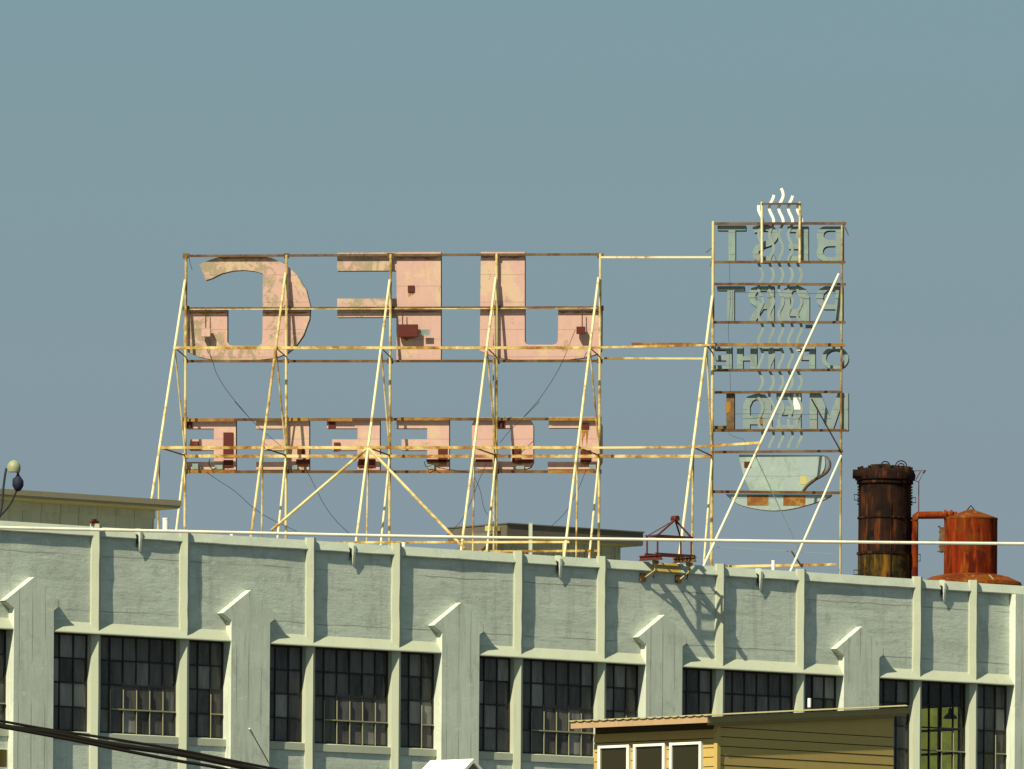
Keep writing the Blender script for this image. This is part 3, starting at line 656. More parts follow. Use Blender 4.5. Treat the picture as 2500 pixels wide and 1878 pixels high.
cl([[(1062, 1145), (1062, 1530), (985, 1530), (985, 1392), (945, 1392), (855, 1530), (770, 1530), (878, 1378), (805, 1325), (780, 1245), (815, 1165), (890, 1145)], [(985, 1192), (895, 1195), (857, 1240), (872, 1300), (925, 1330), (985, 1332)]], Z5, 'reversed letter R of the second row')
cl([[(1130, 1530), (1130, 1260), (1170, 1175), (1240, 1145), (1340, 1145), (1410, 1180), (1442, 1260), (1442, 1530), (1342, 1530), (1342, 1470), (1225, 1470), (1225, 1530)], [(1235, 1395), (1235, 1250), (1265, 1195), (1310, 1190), (1350, 1240), (1355, 1395)]], Z5, 'rounded letter A of the second row')
cl([[(1805, 1145), (1805, 1530), (1725, 1530), (1725, 1395), (1600, 1395), (1532, 1340), (1510, 1260), (1545, 1180), (1610, 1145)], [(1725, 1190), (1640, 1190), (1597, 1230), (1590, 1290), (1625, 1340), (1725, 1345)]], Z5, 'reversed letter P of the second row')
cl([[(605, 205), (605, 445), (415, 445), (415, 408), (545, 408), (545, 355), (430, 355), (430, 300), (545, 300), (545, 242), (415, 242), (415, 205)]], Z6, 'reversed letter E of the third row')
cl([[(660, 205), (725, 205), (725, 310), (805, 310), (805, 205), (875, 205), (875, 445), (805, 445), (805, 355), (725, 355), (725, 445), (660, 445)]], Z6, 'letter H of the third row')
cl(T(930, 1130, 1000, 1060, 205, 242, 445), Z6, 'letter T of the third row')
cl([[(1505, 205), (1505, 445), (1440, 445), (1440, 350), (1322, 350), (1322, 300), (1440, 300), (1440, 246), (1310, 246), (1310, 205)]], Z6, 'reversed letter F of the third row')
cl([arc(1720, 330, 145, 125, 0, 345, 23), arc(1720, 330, 98, 84, 0, 345, 23)], Z6, 'letter O of the third row')
o = letter([[(630, 705), (630, 1095), (415, 1095), (415, 1060), (545, 1060), (545, 705)]], Z6, ('dark_beam', 'grey_side'), cup, 'dark rusty reversed letter L of the bottom row', .34, -.06)
cl([[(725, 1095), (725, 830), (770, 745), (860, 715), (960, 722), (1030, 800), (1040, 1095), (940, 1095), (940, 1045), (800, 1045), (800, 1095)], [(800, 950), (800, 850), (830, 790), (870, 772), (910, 800), (932, 950)]], Z6, 'rounded letter A of the bottom row')
cl([[(1350, 705), (1350, 1095), (1085, 1095), (1085, 1050), (1270, 1050), (1270, 945), (1110, 945), (1110, 850), (1270, 850), (1270, 765), (1085, 765), (1085, 705)]], Z6, 'reversed letter E of the bottom row')
cl([[(1445, 705), (1560, 705), (1660, 960), (1750, 705), (1862, 705), (1862, 1110), (1790, 1110), (1790, 830), (1700, 1095), (1630, 1095), (1525, 850), (1525, 1095), (1445, 1095)]], Z6, 'letter M of the bottom row')
plate(Z6, 1270, 712, 1345, 885, 'white', cup, -.055, .004, 'sheet_patch'); plate(Z6, 540, 800, 595, 920, 'rust_panel', cup, -.055, .004, 'sheet_patch'); plate(Z6, 892, 965, 938, 1040, 'rust_panel', cup, -.055, .004, 'sheet_patch'); plate(Z6, 1302, 205, 1345, 248, 'white', cup, .02, .02, 'sheet_patch')
# steam ribbons
for x0, yt, in ((915, 270), (1033, 160), (1135, 88), (1237, 168), (1335, 260)):
    path = lambda a, b: [(x0 + 24 * math.cos((y - 445) / 288. * 2 * math.pi), y) for y in [a + (b - a) * i / max(2, int((b - a) / 18)) for i in range(max(2, int((b - a) / 18)) + 1)]]
    letter([stroke(path(yt, 462), 30)], Z5, ('white', 'white'), cup, 'white painted top end of a steam ribbon', .06, .0, 'steam_ribbon')
    letter([stroke(path(463, 2895), 28)], Z5, ('steam', 'grey_side'), cup, 'long grey wavy steam ribbon', .014, -.044, 'steam_ribbon')
# cup, handle, saucer
letter([spline([(1120, 38), (1128, 90), (1150, 180), (1180, 270), (1225, 372)], 4) + [(1690, 372)] + spline([(1690, 360), (1760, 300), (1830, 245), (1880, 185), (1898, 120), (1890, 45)], 4)], Z7, ('cup_sheet', 'grey_side'), cup, 'grey sheet metal coffee cup', .30, -.05, 'cup')
letter([stroke(spline([(1905, 50), (1935, 95), (1932, 150), (1890, 205), (1790, 265), (1735, 310), (1692, 368)], 5), 16)], Z7, ('dark_beam', 'grey_side'), cup, 'dark band of the cup handle', .3, .0, 'handle')
letter([[(1000, 393), (1955, 397)] + spline([(1940, 415), (1850, 455), (1700, 500), (1550, 532), (1400, 540), (1250, 520), (1110, 480), (1010, 405)], 3)], Z7, ('cup_sheet', 'dark_beam'), cup, 'grey sheet metal saucer', .30, -.05, 'saucer')
plate(Z7, 1195, 402, 1385, 495, 'rust_panel', cup, -.045, .004, 'rust_panel'); plate(Z7, 1520, 405, 1718, 497, 'rust_panel', cup, -.045, .004, 'rust_panel')
plate(Z7, 1168, 100, 1228, 150, 'red_box', cup, -.03, .02); plate(Z7, 1672, 232, 1730, 305, 'soffit', cup, -.046, .003, 'sheet_patch')
for pts, zf in (([(580, 900), (583, 1110), (590, 1300), (565, 1620)], Z5), ([(565, 0), (580, 300), (585, 520), (592, 690)], Z6), ([(575, 1110), (580, 1150), (650, 1185), (735, 1215), (750, 1330)], Z6), ([(610, 935), (900, 930), (1400, 940), (1650, 930)], Z6), ([(640, 1215), (1000, 1215), (1500, 1225), (1750, 1225)], Z5)):
    wire(pts, zf, cup, .03, .004)

# ---------------------------------------------------------------- penthouse sheds on the roof
def shed(name, label, px_corner, py_bot, dback, slen, swid, fasc, over_s, over_d, eave, soff, wallm, nb):
    pass
def P_local(px, py, d):                      # point on a plane parallel to the facade, d behind it
    return on_plane(px, py, P0 - N * d, N)
# left shed
dL = 4.0
fz_t, fz_b = P_local(435, 1222.4, dL - .7), P_local(435, 1240.5, dL - .7)
c = P_local(1388 * .27125, 1080 + 640 * .27125, dL)
t = thing('rooftop_shed', 'low flat roofed shed with wide olive eaves behind the parapet at the left edge', 'shed', Vector((c.x, c.y, ROOFZ)), rz=YAW)
H0, H1 = fz_b.z - ROOFZ, fz_t.z - ROOFZ
xo = (fz_t - c).dot(U)
m = MB(); m.box(-12, 0, 0, 5, 0, H0 - .02); m.build('wall', M['shedwall'], t)
m = MB(); m.box(-12, .02, -.02, 5.02, H0 - .2, H0 - .022); m.build('trim_board', M['shedwall'], t)
m = MB(); m.box(-12.3, xo, -.72, 5.5, H0 - .02, H0); m.build('soffit', M['soffit'], t)
m = MB(); m.box(-12.32, xo + .02, -.74, 5.52, H0, H0 + (H1 - H0) * .28); m.build('lower_fascia', M['eave2'], t)
m = MB(); m.box(-12.34, xo + .04, -.76, 5.54, H0 + (H1 - H0) * .28, H1); m.build('roof', M['eave2'], t)
# middle shed behind the letter sign
dM = 14.5; zp = zz((1050, 1250), .27125)
ct, cb = P_local(*zp(1910, 182), dM - .5), P_local(*zp(1910, 262), dM - .5)
lt_ = P_local(*zp(690, 110), dM - .5); c = P_local(*zp(1698, 300), dM)
t = thing('rooftop_shed', 'dark eaved corrugated shed on the roof behind the letter sign', 'shed', Vector((c.x, c.y, ROOFZ)), rz=YAW)
H1, H0 = ct.z - ROOFZ, cb.z - ROOFZ - .1; xo = (ct - c).dot(U); xl = (lt_ - c).dot(U)
m = MB(); m.box(xl + .35, 0, 0, 1.4, 0, H0 - .02)
nrib = int((-.1 - xl - .35) / .16)
for i in range(nrib): x = xl + .4 + i * .16; m.box(x, x + .05, -.02, .001, .1, H0 - .2)
m.build('wall', M['shedwall'], t)
m = MB(); m.box(-.12, .03, -.03, .1, 0, H0 - .02); m.build('corner_post', M['shedwall'], t)
m = MB(); m.box(xl, xo, -.5, 1.6, H0 - .02, H0); m.build('soffit', M['soffit'], t)
m = MB(); m.box(xl - .01, xo + .01, -.52, 1.62, H0, H1 - .02); m.build('fascia', M['eave'], t)
m = MB(); m.box(xl - .03, xo + .03, -.55, 1.65, H1 - .02, H1 + .01); m.build('roof', M['eave'], t)
# lower lean-to roof on its left
m = MB(); a0, a1 = -1.15, 0
vs = [(xl + a0, -.3, H0 - .75), (xl - .02, -.3, H0 + .12), (xl - .02, .7, H0 + .12), (xl + a0, .7, H0 - .75)]
m.add(vs + [(x, y, z - .14) for x, y, z in vs], [(0, 1, 2, 3), (7, 6, 5, 4), (0, 4, 5, 1), (1, 5, 6, 2), (2, 6, 7, 3), (3, 7, 4, 0)]); m.build('lean_to_roof', M['eave'], t)
m = MB(); m.box(xl + a0 + .2, xl + .34, .05, .65, 0, H0 - .72); m.build('lean_to_wall', M['soffit'], t)
m = MB(); m.box(xl - .32, xl - .03, -.31, -.1, H0 + .13, H1 - .06); m.build('gutter_box', M['soffit'], t)
q = P_local(*zp(903, 165), dM - .75)
t2 = thing('vent_pipe', 'pale square vent standing in front of the dark eave of the middle shed', 'pipe', Vector((q.x, q.y, ROOFZ)), 'roof vent pipes')
m = MB(); m.box(-.045, .045, -.045, .045, 0, P_local(*zp(903, 105), dM - .75).z - ROOFZ); m.build('pipe', M['shedwall'], t2)
m = MB(); m.box(-.05, .05, -.05, .05, P_local(*zp(903, 105), dM - .75).z - ROOFZ, P_local(*zp(903, 100), dM - .75).z - ROOFZ); m.build('pipe_cap', M['shedwall'], t2)
# short white vent stubs just behind the parapet
for px, ptop, dd, wd, lab in ((1490 * .27125, 1080 + 682 * .27125, 2.0, .062, 'white vent pipe beside the first sign leg'), (350 + 797 * .27125, 980 + 1196 * .27125, .7, .04, 'short white pipe stub between the first two sign frames'), (900 + 318 * .27125, 980 + 1270 * .27125, .6, .045, 'white pipe stub beside the parapet below the middle sign frame'), (1500 + 1432 * .27125, 1100 + 990 * .27125, 1.4, .042, 'white pipe stub below the cup sign')):
    q = P_local(px, ptop, dd); t2 = thing('vent_pipe', lab, 'pipe', Vector((q.x, q.y, ROOFZ)), 'roof vent pipes'); h = q.z - ROOFZ
    m = MB(); m.tube([(0, 0, 0), (0, 0, h - .03)], wd, 10); m.build('pipe', M['white'], t2, True)
    m = MB(); m.tube([(0, 0, h - .03), (0, 0, h)], wd * 1.1, 10); m.build('pipe_cap', M['white'], t2, True)

# ---------------------------------------------------------------- roof hoist clamped to the parapet
zh = zz((1500, 1230), .18083)
h0 = fac(*zh(640, 780), 0.0); hroot = ROOT + U * h0.x + Vector((0, 0, ZCT))
t = thing('roof_hoist', 'red steel roof hoist with a pulley arm clamped over the parapet', 'hoist', hroot, rz=YAW)
def hp(px, py, d): q = fac(*zh(px, py), d); return Vector((q.x - h0.x, -d, q.z - ZCT))
Lb0, Lb1 = hp(345, 690, -.12), hp(640, 712, .56)
dz = lambda v, z: Vector((v.x, v.y, z))
zl = (Lb0.z + Lb1.z) / 2; Rb0, Rb1 = hp(800, 745, -.12), hp(1095, 745, .56); zr = zl - .02
for a, b2, mt in ((Lb0, Lb1, 'red_steel'), (Rb0, Rb1, 'dark_beam')):
    m = MB(); zz_ = zl
    m.bar(dz(a, zl), dz(b2, zl), .07, .02); m.bar(dz(a, zl - .09), dz(b2, zl - .09), .07, .02); m.bar(dz(a, zl - .045), dz(b2, zl - .045), .014, .088); m.build('outrigger_beam', M[mt], t)
xl_, xr_ = (Lb0.x + Lb1.x) / 2, (Rb0.x + Rb1.x) / 2
ytop = hp(640, 455, 0).z
for (x, y) in ((xl_, -.09), (xl_, -.44), (xr_, -.09), (xr_, -.44)):
    m = MB(); m.tube([(x, y, zl), (x, y, ytop)], .02, 8); m.build('post', M['red_steel'], t)
for y in (-.09, -.44):
    m = MB(); m.bar((xl_ - .05, y, ytop), (xr_ + .05, y, ytop), .035, .035); m.build('top_rail', M['red_steel'], t)
    m = MB(); m.bar((xl_ - .05, y, zl + .03), (xr_ + .1, y, zl + .03), .05, .05); m.build('cross_rail', M['red_steel'], t)
for x in (xl_, xr_):
    m = MB(); m.bar((x, -.09, ytop), (x, -.44, ytop), .03, .03); m.build('side_rail', M['red_steel'], t)
pk = hp(820, 200, .24)
m = MB(); m.bar((pk.x - .055, -.24, pk.z), (pk.x + .055, -.24, pk.z), .10, .10); 
pb = m.build('pulley_block', M['red_steel'], t)
m = MB(); m.tube([(pk.x, -.325, pk.z), (pk.x, -.155, pk.z)], .062, 16); m.build('pulley_wheel', M['red_box'], pb, True)
for a, r in (((xl_, -.44, ytop), .022), ((xr_, -.44, ytop), .022), ((xl_, -.09, ytop), .011), ((xr_, -.09, ytop), .02)):
    m = MB(); m.tube([a, (pk.x, -.24, pk.z - .03)], r, 8); m.build('arm', M['red_steel'], t)
# clamps down the wall face
for x, (fx0, fy0) in ((xl_ + .15, (392, 995)), (xr_ + .15, (868, 1018))):
    ft = hp(fx0, fy0, .03)
    m = MB(); m.box(ft.x - .085, ft.x + .065, -.05, -.002, ft.z - .085, ft.z + .085); cp = m.build('clamp_foot', M['dark_beam'], t)
    m = MB(); m.bar((x, -.2, zl - .1), (x, -.2, zl - .32), .05, .03, up=(0, 1, 0)); m.tube([(x, -.2, zl - .3), (ft.x + .02, -.06, ft.z)], .016, 8); m.build('clamp_arm', M['cream_mid'], t)
    m = MB(); m.tube([(x + .03, -.19, zl - .1), (x + .02, -.10, ft.z)], .014, 8); m.build('clamp_screw', M['dark_beam'], t)
    m = MB(); m.bar((x - .05, -.16, zl - .13), (x + .04, -.26, zl - .13), .09, .07); m.build('clamp_head', M['beam_yellow'], t)

# ---------------------------------------------------------------- scorched stack and rusty tank
zt = zz((1900, 1100), .27125); YT = 249.5
pxm = .27125 * YT / F
def TP(x, y): return at_depth(*zt(x, y), YT)
c = TP(955, 1140); rad = 240 * pxm
t = thing('exhaust_stack', 'scorched black iron stack with bolted flanges and lifting rings', 'stack', Vector((c.x, c.y, ROOFZ)))
H = lambda y: TP(955, y).z - ROOFZ
m = MB(); m.lathe((0, 0, 0), [(rad * 1.0, 0), (rad, H(930))], 40); m.build('lower_shell', M['stack_low'], t, True)
m = MB(); m.lathe((0, 0, 0), [(rad * .992, H(930)), (rad * .992, H(300))], 40); m.build('upper_shell', M['stack'], t, True)
for y, k, hh in ((930, 1.045, 10), (610, 1.03, 8), (292, 1.06, 12)):
    m = MB(); m.lathe((0, 0, 0), [(rad * k, H(y + hh)), (rad * k, H(y - hh))], 40); m.build('flange', M['stack'], t, True)
m = MB(); m.lathe((0, 0, 0), [(rad * .99, H(280)), (rad * 1.12, H(268)), (rad * 1.15, H(225)), (rad * 1.08, H(182)), (rad * .8, H(160)), (rad * .5, H(148)), (.02, H(140))], 40); m.build('cap', M['stack'], t, True)
# pipe stub on the cap, bolts, rings
m = MB(); xa, xb = -(955 - 660) * pxm, -(955 - 860) * pxm; m.tube([(xa, -.35, H(225)), (xb, -.35, H(228))], 42 * pxm, 14); m.build('pipe_stub', M['stack'], t, True)
m = MB()
for i in range(14):
    a = 2 * math.pi * i / 14; m.tube([(rad * .98 * math.cos(a), rad * .98 * math.sin(a), H(185)), (rad * .98 * math.cos(a), rad * .98 * math.sin(a), H(150))], .035, 6)
m.build('bolt_ring', M['stack'], t)
m = MB(); m.bar((-.33, -.2, H(158)), (.1, -.25, H(150)), .16, .12); m.bar((.12, -.3, H(165)), (.5, -.2, H(175)), .2, .12); m.bar((-.12, -.55, H(190)), (-.1, -.6, H(240)), .12, .1, up=(0, 1, 0)); m.build('cap_plate', M['stack_low'], t)
m = MB()
for i in range(30):
    a = random.uniform(0, 6.28); rr = rad * random.uniform(.55, 1.12); h_ = H(160) - .15 * (rr / rad); sz_ = random.uniform(.03, .09)
    m.bar((rr * math.cos(a) - sz_, rr * math.sin(a), h_), (rr * math.cos(a) + sz_, rr * math.sin(a), h_ + random.uniform(-.04, .04)), sz_, random.uniform(.05, .14))
m.build('crust_lumps', M['stack'], t)
for x, y, rr in ((955, 140, 38), (1097, 145, 50), (1097, 150, 30)):
    m = MB(); cx_ = (x - 955) * pxm; m.tube([(cx_ + rr * pxm * math.cos(a), -.12, H(y) + rr * pxm * math.sin(a)) for a in [2 * math.pi * i / 18 for i in range(19)]], .014, 6); m.build('lifting_ring', M['stack'], t, True)
for x0, y0, y1, sg in ((715, 400, 450, -1), (1195, 425, 470, 1), (715, 1080, 1120, -1), (1240, 935, 995, 1)):
    m = MB(); xx = (x0 - 955) * pxm; e = sg * 36 * pxm
    m.tube([(xx - sg * .02, -.05, H(y0)), (xx + e, -.05, H(y0)), (xx + e, -.05, H(y1)), (xx - sg * .02, -.05, H(y1))], .012, 6); m.build('lug_handle', M['stack'], t)
m = MB()
for sg in (-1, 1):
    for y in range(330, 500, 26): m.tube([(sg * rad * .97, -.04, H(y)), (sg * rad * 1.035, -.04, H(y))], .02, 6)
m.build('rivet_strip', M['stack'], t)
X = lambda x: (x - 955) * pxm
m = MB(); m.tube([(X(1200), -.1, H(185)), (X(1312), -.1, H(182)), (X(1255), -.1, H(285)), (X(1195), -.1, H(262))], .012, 6); m.tube([(X(1272), -.1, H(190)), (X(1232), -.1, H(262))], .012, 6); m.tube([(X(1258), -.1, H(280)), (X(1258), -.1, H(556))], .011, 6); m.tube([(X(1295), -.1, H(205)), (X(1316), -.1, H(178))], .025, 6); m.build('davit_arm', M['red_steel'], t)
m = MB(); m.tube([(X(1222), -.12, 0), (X(1222), -.12, H(640)), (X(1230), -.12, H(602)), (X(1255), -.12, H(585)), (X(1300), -.12, H(584)), (X(1500), -.12, H(580))], 34 * pxm, 16); m.build('duct', M['tank'], t, True)
m = MB(); m.box(X(1003) - .008, X(1003) + .008, -rad - .012, -rad + .06, 0, H(470)); m.build('seam_bead', M['stack'], t)

c2 = TP(1730, 1140); rt = 240 * pxm
t = thing('rusty_tank', 'orange rusty round tank with a conical lid and wide skirt beside the stack', 'tank', Vector((c2.x, c2.y, ROOFZ)))
m = MB(); m.lathe((0, 0, 0), [(rt, H(1150)), (rt, H(612))], 44); m.build('tank_shell', M['tank_shell'], t, True)
m = MB(); m.lathe((0, 0, 0), [(rt * 1.012, H(618)), (rt * 1.012, H(604)), (rt * .12, H(528)), (.01, H(524))], 44); m.build('conical_lid', M['tank_top'], t, True)
m = MB(); m.tube([(-35 * pxm, 0, H(533)), (0, 0, H(490)), (30 * pxm, 0, H(530))], .016, 6); m.build('lifting_loop', M['stack'], t)
m = MB(); m.lathe((0, 0, 0), [(rt * 1.95, H(1215)), (rt * 1.9, H(1185)), (rt * 1.45, H(1135)), (rt * 1.02, H(1112))], 44); m.build('skirt', M['tank_top'], t, True)
m = MB(); m.lathe((0, 0, 0), [(rt * 1.6, 0), (rt * 1.6, H(1190))], 32); m.build('base_ring', M['tank_top'], t, True)
X2 = lambda x: (x - 1730) * pxm
m = MB(); m.box(X2(1450), X2(1494), -.1, .1, H(910), H(690)); m.bar((X2(1436), 0, H(678)), (X2(1480), 0, H(705)), .03, .03); m.bar((X2(1430), 0, H(905)), (X2(1480), 0, H(915)), .03, .02)
for y in (730, 800, 860): m.tube([(X2(1440), -.05, H(y)), (X2(1455), -.05, H(y))], .02, 6)
m.build('side_box', M['dark_beam'], t)
m = MB(); m.tube([(X2(1488), -.12, H(578)), (X2(1508), -.12, H(578))], 45 * pxm, 16); m.tube([(X2(1545), -.12, H(575)), (X2(1562), -.12, H(575))], 42 * pxm, 16); m.tube([(X2(1505), -.12, H(578)), (X2(1600), -.05, H(580))], 33 * pxm, 14); m.build('inlet_flange', M['tank'], t, True)
m = MB()
for (x, y, x_, y_) in ((1690, 1195, 1740, 1150), (1880, 1140, 1930, 1190), (1700, 1180, 1800, 1175)):
    m.bar((X2(x), -1.0, H(y)), (X2(x_), -.95, H(y_)), .02, .03)
m.build('loose_strap', M['cream_mid'], t)

# loose lump on top of the first pilaster
pz = ROOT + U * 1.70 + N * .06 + Vector((0, 0, ZCT + .05))
t = thing('brick_rubble', 'small heap of dark red broken brick on top of the first pilaster', 'rubble', pz, rz=YAW)
for i, (x, y, w_, h_) in enumerate(((-.06, 0, .10, .045), (.04, .01, .12, .06), (.0, .02, .09, .095))):
    m = MB(); m.bar((x - w_ / 2, y, h_ / 2), (x + w_ / 2, y + .01, h_ / 2 + .008), .07, h_); m.build('brick', M['red_steel'], t)

# ---------------------------------------------------------------- tan house in front
C = at_depth(1380 + 1955 * .18987, 1690 + 560 * .18987, 205.0); C.z = 0
uL, uR = Vector((-.7071, .7071, 0)), Vector((.7071, .7071, 0))
hs = thing('house', 'tan lap sided house corner with three white framed windows under a shed roof', 'house', C)
def Hh(a, b, z): return uL * a + uR * b + Vector((0, 0, z))
def ha(px): # run along the left wall
    p = on_plane(px, 1800, C, -uR); return (p - C).dot(uL)
AL, BR = 3.2, 4.78
zE = Z(10.86)                                                # underside of the roof at the eave
roofz = lambda b: zE + .075 * (b + .38)
m = MB(); 
vs = [Hh(a, b, z) for a, b in ((0.02, .02), (AL, .02), (AL, BR), (.02, BR)) for z in (0, roofz(b) - .06)]   # sheathing behind the boards, dark so the gaps draw lap shadows
m.add(vs, [(0, 2, 3, 1), (2, 4, 5, 3), (4, 6, 7, 5), (6, 0, 1, 7), (0, 6, 4, 2), (1, 3, 5, 7)]); m.build('wall', M['shadow_sheathing'], hs)
EXPO = .175; top = Z(10.66)
wins = [(1465.4, 1541.4), (1551.8, 1628.7), (1640.1, 1718.0)]
wa = [(ha(q), ha(p)) for p, q in wins]; wtop, wbot = Z(10.435), Z(8.9)
def board(p0, p1, out, z0, z1):
    m = MB(); o0, o1 = out * .009, out * .003
    vs = [p0 + Vector((0, 0, z0)) - out * .03, p0 + o0 + Vector((0, 0, z0)), p0 + o1 + Vector((0, 0, z1)), p0 - out * .03 + Vector((0, 0, z1))]
    d = p1 - p0; vs += [v + d for v in vs]
    m.add(vs, [(0, 1, 2, 3), (7, 6, 5, 4), (0, 4, 5, 1), (1, 5, 6, 2), (2, 6, 7, 3), (3, 7, 4, 0)]); return m.build('siding_board', M['siding'], hs)
z = Z(10.13) + EXPO * 3
rows = 0
while z > Z(8.4):
    board(uL * .06, uL * AL, -uR, z - EXPO + .016, z)
    b1 = BR
    # stop the boards under the sloping rake
    board(uR * .06, uR * b1, -uL, z - EXPO + .046, z + .03)
    z -= EXPO
m = MB(); vs = []
zr0 = Z(10.13) + EXPO * 3 + .045
vs = [Hh(-.008, .06, zr0), Hh(-.008, BR, zr0), Hh(-.008, BR, roofz(BR) - .03), Hh(-.008, .06, roofz(.06) - .03)]
m.add(vs + [v + uL * .02 for v in vs], [(0, 1, 2, 3), (7, 6, 5, 4), (0, 4, 5, 1), (1, 5, 6, 2), (2, 6, 7, 3), (3, 7, 4, 0)]); m.build('siding_board', M['siding'], hs)
m = MB(); m.add([Hh(a, b, zq) for zq in (Z(8.4), roofz(0) - .04) for a, b in ((-.03, -.03), (.06, -.03), (.06, .06), (-.03, .06))], [(0, 1, 2, 3), (7, 6, 5, 4)] + [(i, i + 4, (i + 1) % 4 + 4, (i + 1) % 4) for i in range(4)]); m.build('corner_board', M['siding'], hs)
for a0, a1 in wa:
    def bx(A0, A1, z0, z1, b0, b1): 
        return [Hh(a, b, zq) for zq in (z0, z1) for a, b in ((A0, b0), (A1, b0), (A1, b1), (A0, b1))]
    FQ = [(0, 1, 2, 3), (7, 6, 5, 4)] + [(i, i + 4, (i + 1) % 4 + 4, (i + 1) % 4) for i in range(4)]
    lo_, hi_ = min(a0, a1), max(a0, a1); tw = .062
    m = MB(); m.add(bx(lo_, lo_ + tw, wbot, wtop, -.07, -.001), FQ); m.add(bx(hi_ - tw, hi_, wbot, wtop, -.07, -.001), FQ); m.add(bx(lo_ + tw, hi_ - tw, wtop - .05, wtop, -.068, -.001), FQ); m.add(bx(lo_ + tw, hi_ - tw, wbot, wbot + .05, -.068, -.001), FQ)
    wn = m.build('window', M['white'], hs)
    m = MB(); m.add(bx(lo_ + tw, hi_ - tw, wbot + .05, wtop - .05, -.030, -.020), FQ); m.build('pane', M['house_glass'], wn)
# eave, fascia, corrugated roof sheet
A0, A1, BE, BB = -.11, 3.45, -.38, 5.10
m = MB(); vs = [Hh(a, b, zq) for zq in (zE - .105, zE + .02) for a, b in ((A0, BE), (A1, BE), (A1, BE + .03), (A0, BE + .03))]; m.add(vs, FQ); m.build('eave_fascia', M['fascia_tan'], hs)
m = MB(); vs = [Hh(a, b, roofz(b) - dzz) for dzz in (.06, .03) for a, b in ((A0 + .04, BE + .031), (A1, BE + .031), (A1, BB), (A0 + .04, BB))]; m.add(vs, FQ); m.build('soffit', M['fascia_dark'], hs)
m = MB(); vs = [Hh(a, b, roofz(b) + dzz) for dzz in (-.115, .0) for a, b in ((A0, BE + .032), (A0 + .035, BE + .032), (A0 + .035, BB), (A0, BB))]; m.add(vs, FQ); rk = m.build('rake_board', M['fascia_dark'], hs)
m = MB(); vs = [Hh(a, b, roofz(b) + dzz) for dzz in (-.155, -.105) for a, b in ((A0 + .02, BE + .05), (A0 + .06, BE + .05), (A0 + .06, BB - .05), (A0 + .02, BB - .05))]; m.add(vs, FQ); m.build('rake_moulding', M['fascia_dark'], rk)
m = MB(); n = int((A1 - A0 + .06) / .0128); vs = []
for i in range(n + 1):
    a = A0 - .03 + (A1 - A0 + .06) * i / n; hgt = .026 * (1 - abs(math.sin(math.pi * (a / .205))) ** .6)
    for b in (BE - .03, BB + .02):
        for dd in (0, .006): vs.append(Hh(a, b, roofz(b) + .022 + hgt + dd))
fs = []
for i in range(n):
    k = i * 4; q = k + 4; fs += [(k, q, q + 2, k + 2), (k + 1, k + 3, q + 3, q + 1), (k, k + 1, q + 1, q), (k + 2, q + 2, q + 3, k + 3)]
fs += [(0, 2, 3, 1), (n * 4, n * 4 + 1, n * 4 + 3, n * 4 + 2)]
m.add(vs, fs); m.build('roof', M['house_roof'], hs)
p = on_plane(1900 + 280 * .27125, 1428 + 1050 * .27125, C + uL * .8, -uL)
q = p - C; bq = q.dot(uR)
t = thing('vent_pipe', 'white plumbing vent with black collar on the tan house roof', 'pipe', C + Hh(.8, bq, roofz(bq) + .02))
m = MB(); m.tube([(0, 0, .05), (0, 0, .24)], .033, 10); m.build('pipe', M['white'], t, True)
m = MB(); m.lathe((0, 0, 0), [(.075, 0), (.07, .03), (.04, .07)], 12); m.build('collar', M['black'], t, True)

# ---------------------------------------------------------------- small white roof at the bottom edge
ap = at_depth(1157, 1852.5, 195.0); a2 = Vector((ap.x, ap.y, 0)); zt_ = ap.z
t = thing('gabled_house', 'white roofed gable of a small house peeping in at the bottom edge', 'house', a2)
L_, Wd, pit = 1.1, 2.2, .8
def gh(a, b, z): return uL * a + uR * b + Vector((0, 0, z))
m = MB(); vs = [gh(.05, 0, zt_ - .1), gh(.05, -Wd, zt_ - .1 - Wd * pit), gh(.05, -Wd, 0), gh(.05, Wd, 0), gh(.05, Wd, zt_ - .1 - Wd * pit)]
m.add(vs + [v + uL * (L_ - .1) for v in vs], [(0, 1, 2, 3, 4), (9, 8, 7, 6, 5)] + [(i, (i + 1) % 5, (i + 1) % 5 + 5, i + 5) for i in range(5)]); m.build('wall', M['gable'], t)
for sg, mt in ((-1, 'white'), (1, 'white')):
    m = MB(); vs = [gh(0, 0, zt_), gh(L_, 0, zt_), gh(L_, sg * (Wd + .2), zt_ - (Wd + .2) * pit), gh(0, sg * (Wd + .2), zt_ - (Wd + .2) * pit)]
    m.add(vs + [v - Vector((0, 0, .07)) for v in vs], FQ); m.build('roof', M[mt], t)
for i in range(4):
    m = MB(); b0 = .25 + i * .3; m.bar(gh(.03, b0, zt_ - .1 - b0 * pit), gh(.03, b0 + .1, zt_ - .6 - b0 * pit), .05, .06); m.build('gable_batten', M['trim'], t)

